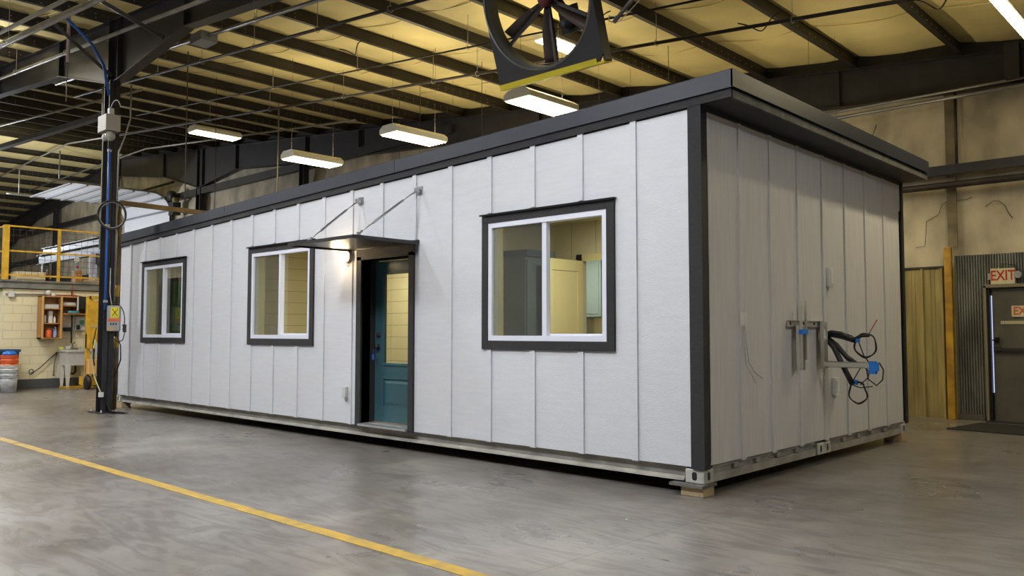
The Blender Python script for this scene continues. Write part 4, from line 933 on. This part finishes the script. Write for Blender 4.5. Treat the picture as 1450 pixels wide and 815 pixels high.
# ================================================================== LEFT: BLOCK ROOM WITH MEZZANINE
BX = -18.8
struct(MB().box(BX-6.5, BX, -.1, 7.0, 0, 2.42).build('wall_block_room', block))
struct(MB().box(BX-6.5, BX+.012, -.112, 7.0, 0, .24).build('baseboard_block_room', mat('dark_base_paint', (.07, .075, .08), .5)))
struct(MB().box(BX-6.5, BX+.06, -.2, 7.0, 2.44, 2.62).box(BX-6.5, BX+.10, -.24, 7.0, 2.60, 2.64).build('floor_mezzanine', deckm))
def railing(name, p0, p1, nseg, lab, gate=False):
    r = empty(name, (p0[0], p0[1], 2.64), lab, 'railing'); d = Vector((p1[0]-p0[0], p1[1]-p0[1], 0)); 
    for i in range(nseg+1):
        q = d*(i/nseg); hw = .05 if i == 0 else .032; MB().box(q.x-hw, q.x+hw, q.y-hw, q.y+hw, 0, 1.32).build('post', yellow, r)
    for z in (1.30, .70, .12): MB().bar((0, 0, z), (d.x, d.y, z), .035, .038).build('rail', yellow, r)
    m = MB(); L_ = d.length; n = int(L_/.14)
    for i in range(1, n): q = d*(i/n); m.bar((q.x, q.y, .1), (q.x, q.y, 1.3), .007, .007)
    for k in range(1, 9): m.bar((0, 0, .1+.14*k), (d.x, d.y, .1+.14*k), .007, .007)
    m.build('wire_mesh', steel, r)
    return r
railing('guard_railing', (BX, -.06), (BX, 4.6), 4, 'yellow guard railing with wire mesh on the mezzanine edge facing the home')
railing('guard_railing', (BX-.1, -.06), (BX-6, -.06), 4, 'yellow guard railing running left from the mezzanine corner')
# things on the mezzanine
g = empty('steel_gantry', (-19.3, 2.4, 2.64), 'two grey steel beams on stands behind the mezzanine railing', 'gantry', rz=PI/2)
for dx, y, z in ((0, .4, .82), (0, 4.7, .82), (.3, 1.6, 1.10), (.3, 5.5, 1.10)): MB().box(dx-.07, dx+.07, y-.07, y+.07, 0, z).build('stand', deckm, g)
for dx, z, y0, y1 in ((.3, 1.10, 1.2, 5.8), (0, .82, .0, 5.2)):
    MB().box(dx-.01, dx+.01, y0, y1, z, z+.28).box(dx-.08, dx+.08, y0, y1, z, z+.015).box(dx-.08, dx+.08, y0, y1, z+.27, z+.285).build('beam', mat('beam_grey', (.085, .085, .09), .5), g)
MB().box(-.1, .2, .1, .4, .55, .85).build('trolley', steel, g)
o = MB().box(BX-.6, BX-.1, .22, .85, 2.64, 2.86).build('cardboard_carton', mat('beige_carton', (.60, .52, .38), .8), bevel=.01); tag(o, 'beige carton at the left end of the mezzanine edge', 'box')
o = MB().box(BX-.4, BX-.1, 1.55, 1.70, 2.64, 2.95).build('wooden_crate', oak); tag(o, 'small brown crate standing on the mezzanine edge', 'crate')
o = MB().box(BX-.5, BX-.08, 1.75, 2.4, 2.64, 2.72).build('stacked_boards', mat('pale_boards', (.58, .48, .30), .7)); tag(o, 'pale boards lying on the mezzanine edge beside the crate', 'boards')
o = MB().box(BX-.9, BX-.86, 2.15, 2.3, 2.64, 3.5).build('leaning_panel', mat('pale_blue_strip', (.6, .62, .85), .5)); tag(o, 'bright pale blue upright strip behind the railing', 'panel')
sp_ = empty('spray_bottle', (BX-.25, 1.62, 2.95), 'spray bottle with a red label on the mezzanine crate', 'bottle')
MB().lathe((0, 0, 0), [(.05, 0), (.05, .18), (.02, .24)], 12).build('body', mat('pale_blue_bottle', (.45, .6, .75), .4), sp_); MB().box(-.02, .02, -.06, .05, .24, .34).build('trigger', white, sp_); MB().box(-.052, .052, -.03, .03, .06, .14).build('label', redm, sp_)
o = MB().lathe((BX-.3, .95, 2.64), [(.05, 0), (.05, .22), (.02, .28), (.02, .32)], 12).build('dark_bottle', mat('maroon', (.12, .03, .03), .4)); tag(o, 'dark bottle on the mezzanine edge left of the middle railing post', 'bottle')
# open wall cabinet on the block wall (facing +x)
F = BX+.002
wc = empty('wall_cabinet', (F, .66, 1.22), 'open plywood wall cabinet with shelves hung on the block wall', 'cabinet')
dp = .32; t = .022
MB().box(0, dp, 0, t, 0, 1.04).box(0, dp, .42, .42+t*1.5, 0, 1.04).box(0, .012, 0, .44, 0, 1.04).build('left_carcass', oak, wc)
MB().box(0, dp, 0, .44, 1.02, 1.045).box(0, dp, 0, .44, 0, .025).build('top_and_bottom', oak, wc)
for z in (.36, .72): MB().box(0.01, dp-.01, t, .42, z, z+t).build('shelf', oak, wc)
MB().box(0, dp, .45, 1.17, 1.02, 1.045).box(0, dp, .45, 1.17, .60, .625).box(0, dp, 1.15, 1.17, .6, 1.04).box(0, .012, .45, 1.17, .6, 1.04).build('right_carcass', oak, wc)
MB().box(0.01, dp-.01, .46, 1.15, .80, .80+t).build('shelf', oak, wc)
for y in (.01, .43): MB().box(dp, dp+.018, y-.012, y+.03, 0, 1.04).build('face_frame', mat('light_oak', (.60, .36, .12), .5), wc)
def bottle(y, z, r, h, m_, lab, x=.16, cap=None, nm='bottle'):
    b = empty(nm, (F+x, y, z), lab, 'bottle')
    MB().lathe((0, 0, 0), [(r*.95, 0), (r, .01), (r, h*.72), (r*.45, h*.85), (r*.45, h*.9)], 14).build('body', m_, b)
    MB().lathe((0, 0, 0), [(r*.5, h*.88), (r*.5, h), (.001, h)], 12).build('cap', cap or white, b); return b
zz = 1.22
bottle(.725, zz+.03, .035, .24, white, 'white bottle at the left of the lowest cabinet shelf')
bottle(1.02, zz+.03, .045, .26, mat('blue_white', (.35, .42, .65), .4), 'blue and white bottle at the right of the lowest cabinet shelf')
bottle(.97, zz+.03, .035, .22, mat('violet_blue', (.12, .12, .4), .4), 'dark blue bottle behind the orange jar on the lowest shelf', x=.10)
j = empty('orange_jar', (F+.17, .865, zz+.03), 'wide orange jar on the lowest shelf of the wall cabinet', 'jar')
MB().lathe((0, 0, 0), [(.07, 0), (.075, .02), (.075, .17), (.06, .19)], 18).build('body', orange, j); MB().lathe((0, 0, 0), [(.066, .185), (.066, .225), (.001, .225)], 18).build('lid', mat('dark_orange', (.4, .08, .02), .5), j)
bottle(.72, zz+.385, .03, .19, white, 'slim white bottle at the left of the middle cabinet shelf')
bottle(.78, zz+.385, .032, .23, white, 'white bottle with a dark cap on the middle cabinet shelf', cap=black)
o = MB().box(F+.1, F+.2, .855, .945, zz+.385, zz+.68).build('white_carton', white, bevel=.004); tag(o, 'tall white carton on the middle shelf of the wall cabinet', 'carton')
bottle(1.0, zz+.385, .03, .17, white, 'small white bottle at the right of the middle cabinet shelf')
o = MB().box(F+.06, F+.28, .73, 1.05, zz+.745, zz+.84).build('paper_stack', lgrey); tag(o, 'pale stack of papers on the top cabinet shelf', 'papers')
o = MB().box(F+.33, F+.36, 1.49, 1.80, zz+.72, zz+1.05).build('clipboard', black, bevel=.004); tag(o, 'dark clipboard panel hanging on the right part of the wall cabinet', 'board')
o = MB().box(F+.30, F+.33, 1.46, 1.49, zz+.70, zz+1.05).build('white_edge_strip', white); tag(o, 'white strip along the left edge of the dark clipboard panel', 'strip')
o = MB().box(F+.08, F+.26, 1.28, 1.55, zz+.63, zz+.69).build('teal_cloth', mat('teal_cloth', (.1, .35, .42), .8), bevel=.015); tag(o, 'folded teal cloth on the lower right cabinet shelf', 'cloth')
o = MB().box(F+.06, F+.24, 1.16, 1.45, zz+.83, zz+.90).build('grey_papers', lgrey); tag(o, 'pale bundle on the upper right cabinet shelf', 'papers')
# security light and conduit on the block wall
o = MB().tube([(F+.03, -.05, 2.30), (F+.03, .8, 2.31)], .016, 8).build('wall_conduit', grey); tag(o, 'thin conduit along the block wall left of the cabinet', 'conduit')
o = MB().tube([(F+.03, .85, 2.30), (F+.05, 1.5, 2.30), (F+.03, 1.92, 2.24)], .016, 8).build('red_pipe', mat('dark_red_pipe', (.25, .04, .03), .5)); tag(o, 'dark red pipe above the wall cabinet', 'pipe')
o = MB().tube([(F+.05, 1.42, 2.62), (F+.05, 1.42, 2.30)], .018, 8).build('red_pipe', bpy.data.materials['dark_red_pipe']); tag(o, 'short red pipe dropping from the mezzanine to the cabinet', 'pipe')
o = MB().box(F, F+.08, .0, .13, 2.22, 2.36).build('wall_junction_box', lgrey, bevel=.005); tag(o, 'grey junction box at the left corner of the block wall', 'box')
fl_ = empty('flood_light', (F+.03, .84, 2.34), 'small flood light on the block wall above the cabinet', 'lamp')
MB().box(0, .05, -.05, .05, -.05, .05).build('bracket', grey, fl_); MB().lathe((.12, 0, 0), [(.05, -.06), (.07, .05), (.001, .05)], 14, 'x').build('head', lgrey, fl_); MB().lathe((.12, .12, -.05), [(.04, -.06), (.06, .05), (.001, .05)], 14, 'x').build('head', lgrey, fl_)
# soap dispensers
so_ = empty('soap_dispenser', (F, 1.30, 1.52), 'dark dispenser on a white plate below the cabinet', 'dispenser')
MB().box(0, .02, -.10, .14, -.16, .10).build('back_plate', white, so_); MB().box(.02, .12, -.06, .12, -.12, -.02).build('body', black, so_, bevel=.02)
so_ = empty('soap_dispenser', (F, 1.62, 1.58), 'grey dispenser with a green label right of the dark one', 'dispenser')
MB().box(0, .12, -.11, .12, -.16, .20).build('body', lgrey, so_, bevel=.015); MB().lathe((.12, .03, .05), [(.06, 0), (.06, .004), (.001, .004)], 16, 'x').build('label', mat('green_label', (.1, .42, .3), .5), so_); MB().box(.12, .15, -.10, -.02, -.13, -.02).build('spout', black, so_)
o = MB().tube([(F+.04, 1.44, 2.0), (F+.04, 1.44, 1.1)], .016, 8).build('water_pipe', rust); tag(o, 'thin vertical pipe between the dispensers down to the sink', 'pipe')
o = MB().tube([(F+.05, 1.86, 1.5), (F+.05, 1.85, 1.05)], .014, 8).build('water_pipe', copper); tag(o, 'short copper pipe at the right of the sink', 'pipe')
# utility sink
sk = empty('utility_sink', (F+.32, 1.46, .04), 'white floor-standing utility sink against the block wall', 'sink')
def tub(m, x0, x1, y0, y1, zt, zb, tp):
    q = lambda a, e: [(x0+e, y0+e, a), (x1-e, y0+e, a), (x1-e, y1-e, a), (x0+e, y1-e, a)]
    rings = [q(zb, tp), q(zt-.06, .015), q(zt-.05, -.01), q(zt, -.012), q(zt, .03), q(zb+.03, tp+.02)]
    vs = [[m.bm.verts.new(p) for p in r] for r in rings]
    for a, b in zip(vs, vs[1:]):
        for k in range(4): m.bm.faces.new((a[k], a[(k+1) % 4], b[(k+1) % 4], b[k]))
    m.bm.faces.new(vs[0][::-1]); m.bm.faces.new(vs[-1]); return m
tub(MB(), -.28, .26, -.32, .32, .91, .52, .05).build('basin', white, sk)
for sx in (-.21, .20):
    for sy in (-.24, .24): MB().hexa([(sx-.02, sy-.025, 0), (sx+.02, sy-.025, 0), (sx+.02, sy+.025, 0), (sx-.02, sy+.025, 0), (sx-.05, sy-.06, .53), (sx+.04, sy-.06, .53), (sx+.04, sy+.06, .53), (sx-.05, sy+.06, .53)]).build('leg', white, sk)
MB().tube([(-.22, 0, .9), (-.22, 0, 1.05), (-.05, 0, 1.08), (.0, 0, 1.0)], .014, 8).box(-.26, -.18, -.12, .12, .91, .95).build('faucet', chrome, sk)
MB().tube([(0, 0, .52), (0, 0, .35), (-.2, .02, .3), (-.3, .02, .3)], .025, 8).build('drain', black, sk)
o = MB().box(F+.10, F+.62, 1.16, 1.80, 0, .04).build('yellow_pallet', yellow); tag(o, 'flat yellow platform under the sink legs', 'platform')
for y, m_, lab, h in ((1.14, mat('sponge_yellow', (.6, .6, .1), .8), 'yellow sponge at the left of the sink rim', .06), (1.30, white, 'white cup on the sink rim', .08), (1.62, mat('pale_green_rag', (.45, .5, .3), .9), 'pale green rag on the right of the sink rim', .06)):
    o = MB().box(F+.20, F+.28, y-.04, y+.05, .952, .952+h).build('sink_item', m_, bevel=.01); tag(o, lab, 'sponge' if 'sponge' in lab else ('cup' if 'cup' in lab else 'rag'))
o = MB().tube([(F+.35, 1.80, .93), (F+.4, 1.87, .93), (F+.4, 1.92, .90)], .02, 8).build('red_hose_nozzle', redm); tag(o, 'dark red nozzle hooked on the right sink rim', 'nozzle')
o = MB().tube([(F+.05, .55, .38), (F+.06, .62, .42), (F+.06, .75, .52), (F+.05, .95, .72), (F+.04, 1.12, .88)], .012, 6).tube([(F+.05+.0, .55+.05*math.cos(a), .42+.06*math.sin(a)) for a in [2*PI*i/12 for i in range(13)]], .01, 6).build('wall_hose', black); tag(o, 'thin dark hose running diagonally up the block wall left of the sink', 'hose')
o = MB().tube([(F+.05, 1.12, .88), (F+.05, 1.06, .6), (F+.05, 1.05, .3)], .010, 6).tube([(F+.05, 1.02, .32), (F+.05, 1.08, .32)], .008, 6).build('power_cord', black); tag(o, 'dark cord dangling left of the sink', 'cord')
# blue bin, bag and bucket stack
bb = empty('blue_bin', (-18.35, -.36, 0), 'large blue plastic bin standing against the corner of the block wall', 'bin')
m = MB(); tubm = lambda m, a, b, z0, z1: m
MB().hexa([(-.28, -.42, 0), (.22, -.42, 0), (.22, .36, 0), (-.28, .36, 0), (-.32, -.46, .92), (.26, -.46, .92), (.26, .46, .92), (-.32, .46, .92)]).build('body', blue, bb, bevel=.02)
MB().box(-.34, .28, -.48, .48, .92, .98).build('rim', blue, bb, bevel=.01)
MB().tube([(.30, -.2, .65), (.33, -.18, .85), (.33, .0, .9), (.33, .14, .85), (.30, .16, .65)], .02, 8).build('handle', black, bb)
bs_y, bs_x = -.21, -17.75
def bucket(z, h, m_, lab, grp=None, r=.18):
    b = empty('bucket', (bs_x, bs_y, z), lab, 'bucket', grp)
    MB().lathe((0, 0, 0), [(.001, 0), (r*.86, 0), (r, h), (r*.96, h), (r*.83, .01)], 24).build('body', m_, b)
    m = MB(); m.lathe((0, 0, 0), [(r+.004, h-.055), (r+.012, h-.05), (r+.012, h-.035), (r+.0, h-.03)], 24).lathe((0, 0, 0), [(r+.004, h-.018), (r+.014, h-.012), (r+.014, h), (r-.004, h)], 24); m.build('rim', m_, b)
    return b
bucket(0.0, .40, bucketm, 'bottom white-grey bucket of the stack in front of the blue bin')
bucket(.12, .40, bucketm, 'second bucket from the bottom of the stack by the blue bin')
bucket(.23, .40, white, 'upper white bucket of the stack, just under the orange ones')
bucket(.34, .40, orange, 'lower orange bucket near the top of the stack by the blue bin')
bucket(.45, .40, orange, 'top orange bucket of the stack by the blue bin')
bg = MB(); bg.sphere((bs_x-.0, bs_y, .88), .15, sc=(1, 1, .45)).box(bs_x-.1, bs_x+.1, bs_y-.03, bs_y+.07, .88, .95)
o = bg.build('blue_bag', mat('bright_blue_bag', (.02, .16, .62), .35)); tag(o, 'bright blue bag with white print lying in the top orange bucket', 'bag')
# yellow lift truck half hidden by the column
lt = empty('pallet_stacker', (-17.7, 1.65, 0), 'yellow walk-behind lift partly hidden behind the front column', 'lift')
m = MB()
for y in (-.20, .30): m.box(-.06, .06, y-.04, y+.04, .2, 2.25)
m.box(-.06, .06, -.2, .3, 2.18, 2.26).box(-.05, .05, -.2, .3, 1.35, 1.5).build('mast', yellow, lt)
MB().box(-.02, .06, -.16, .26, 1.55, 2.15).build('mast_guard', yellow, lt)
MB().box(-.04, .18, -.24, .34, .98, 1.35).build('battery_box', yellow, lt, bevel=.01)
MB().box(.0, .22, -.24, .02, .36, .72).build('motor_cover', mat('peach_yellow', (.75, .42, .15), .5), lt, bevel=.02)
MB().lathe((.1, -.06, .5), [(.001, -.16), (.05, -.16), (.06, .05)], 12, 'x').build('hub_cap', black, lt)
for y in (-.22, .25): MB().lathe((.12, y, .17), [(.001, -.05), (.10, -.05), (.17, -.035), (.17, .035), (.10, .05), (.001, .05)], 22, 'y').build('wheel', black, lt)
MB().tube([(.0, -.05, .2), (.02, -.05, 1.0)], .03, 8).tube([(0, .1, .2), (.0, .1, 1.0)], .03, 8).build('lift_cylinder', galv, lt)
MB().box(-.35, .1, -.25, .35, .1, .3).build('chassis', yellow, lt)
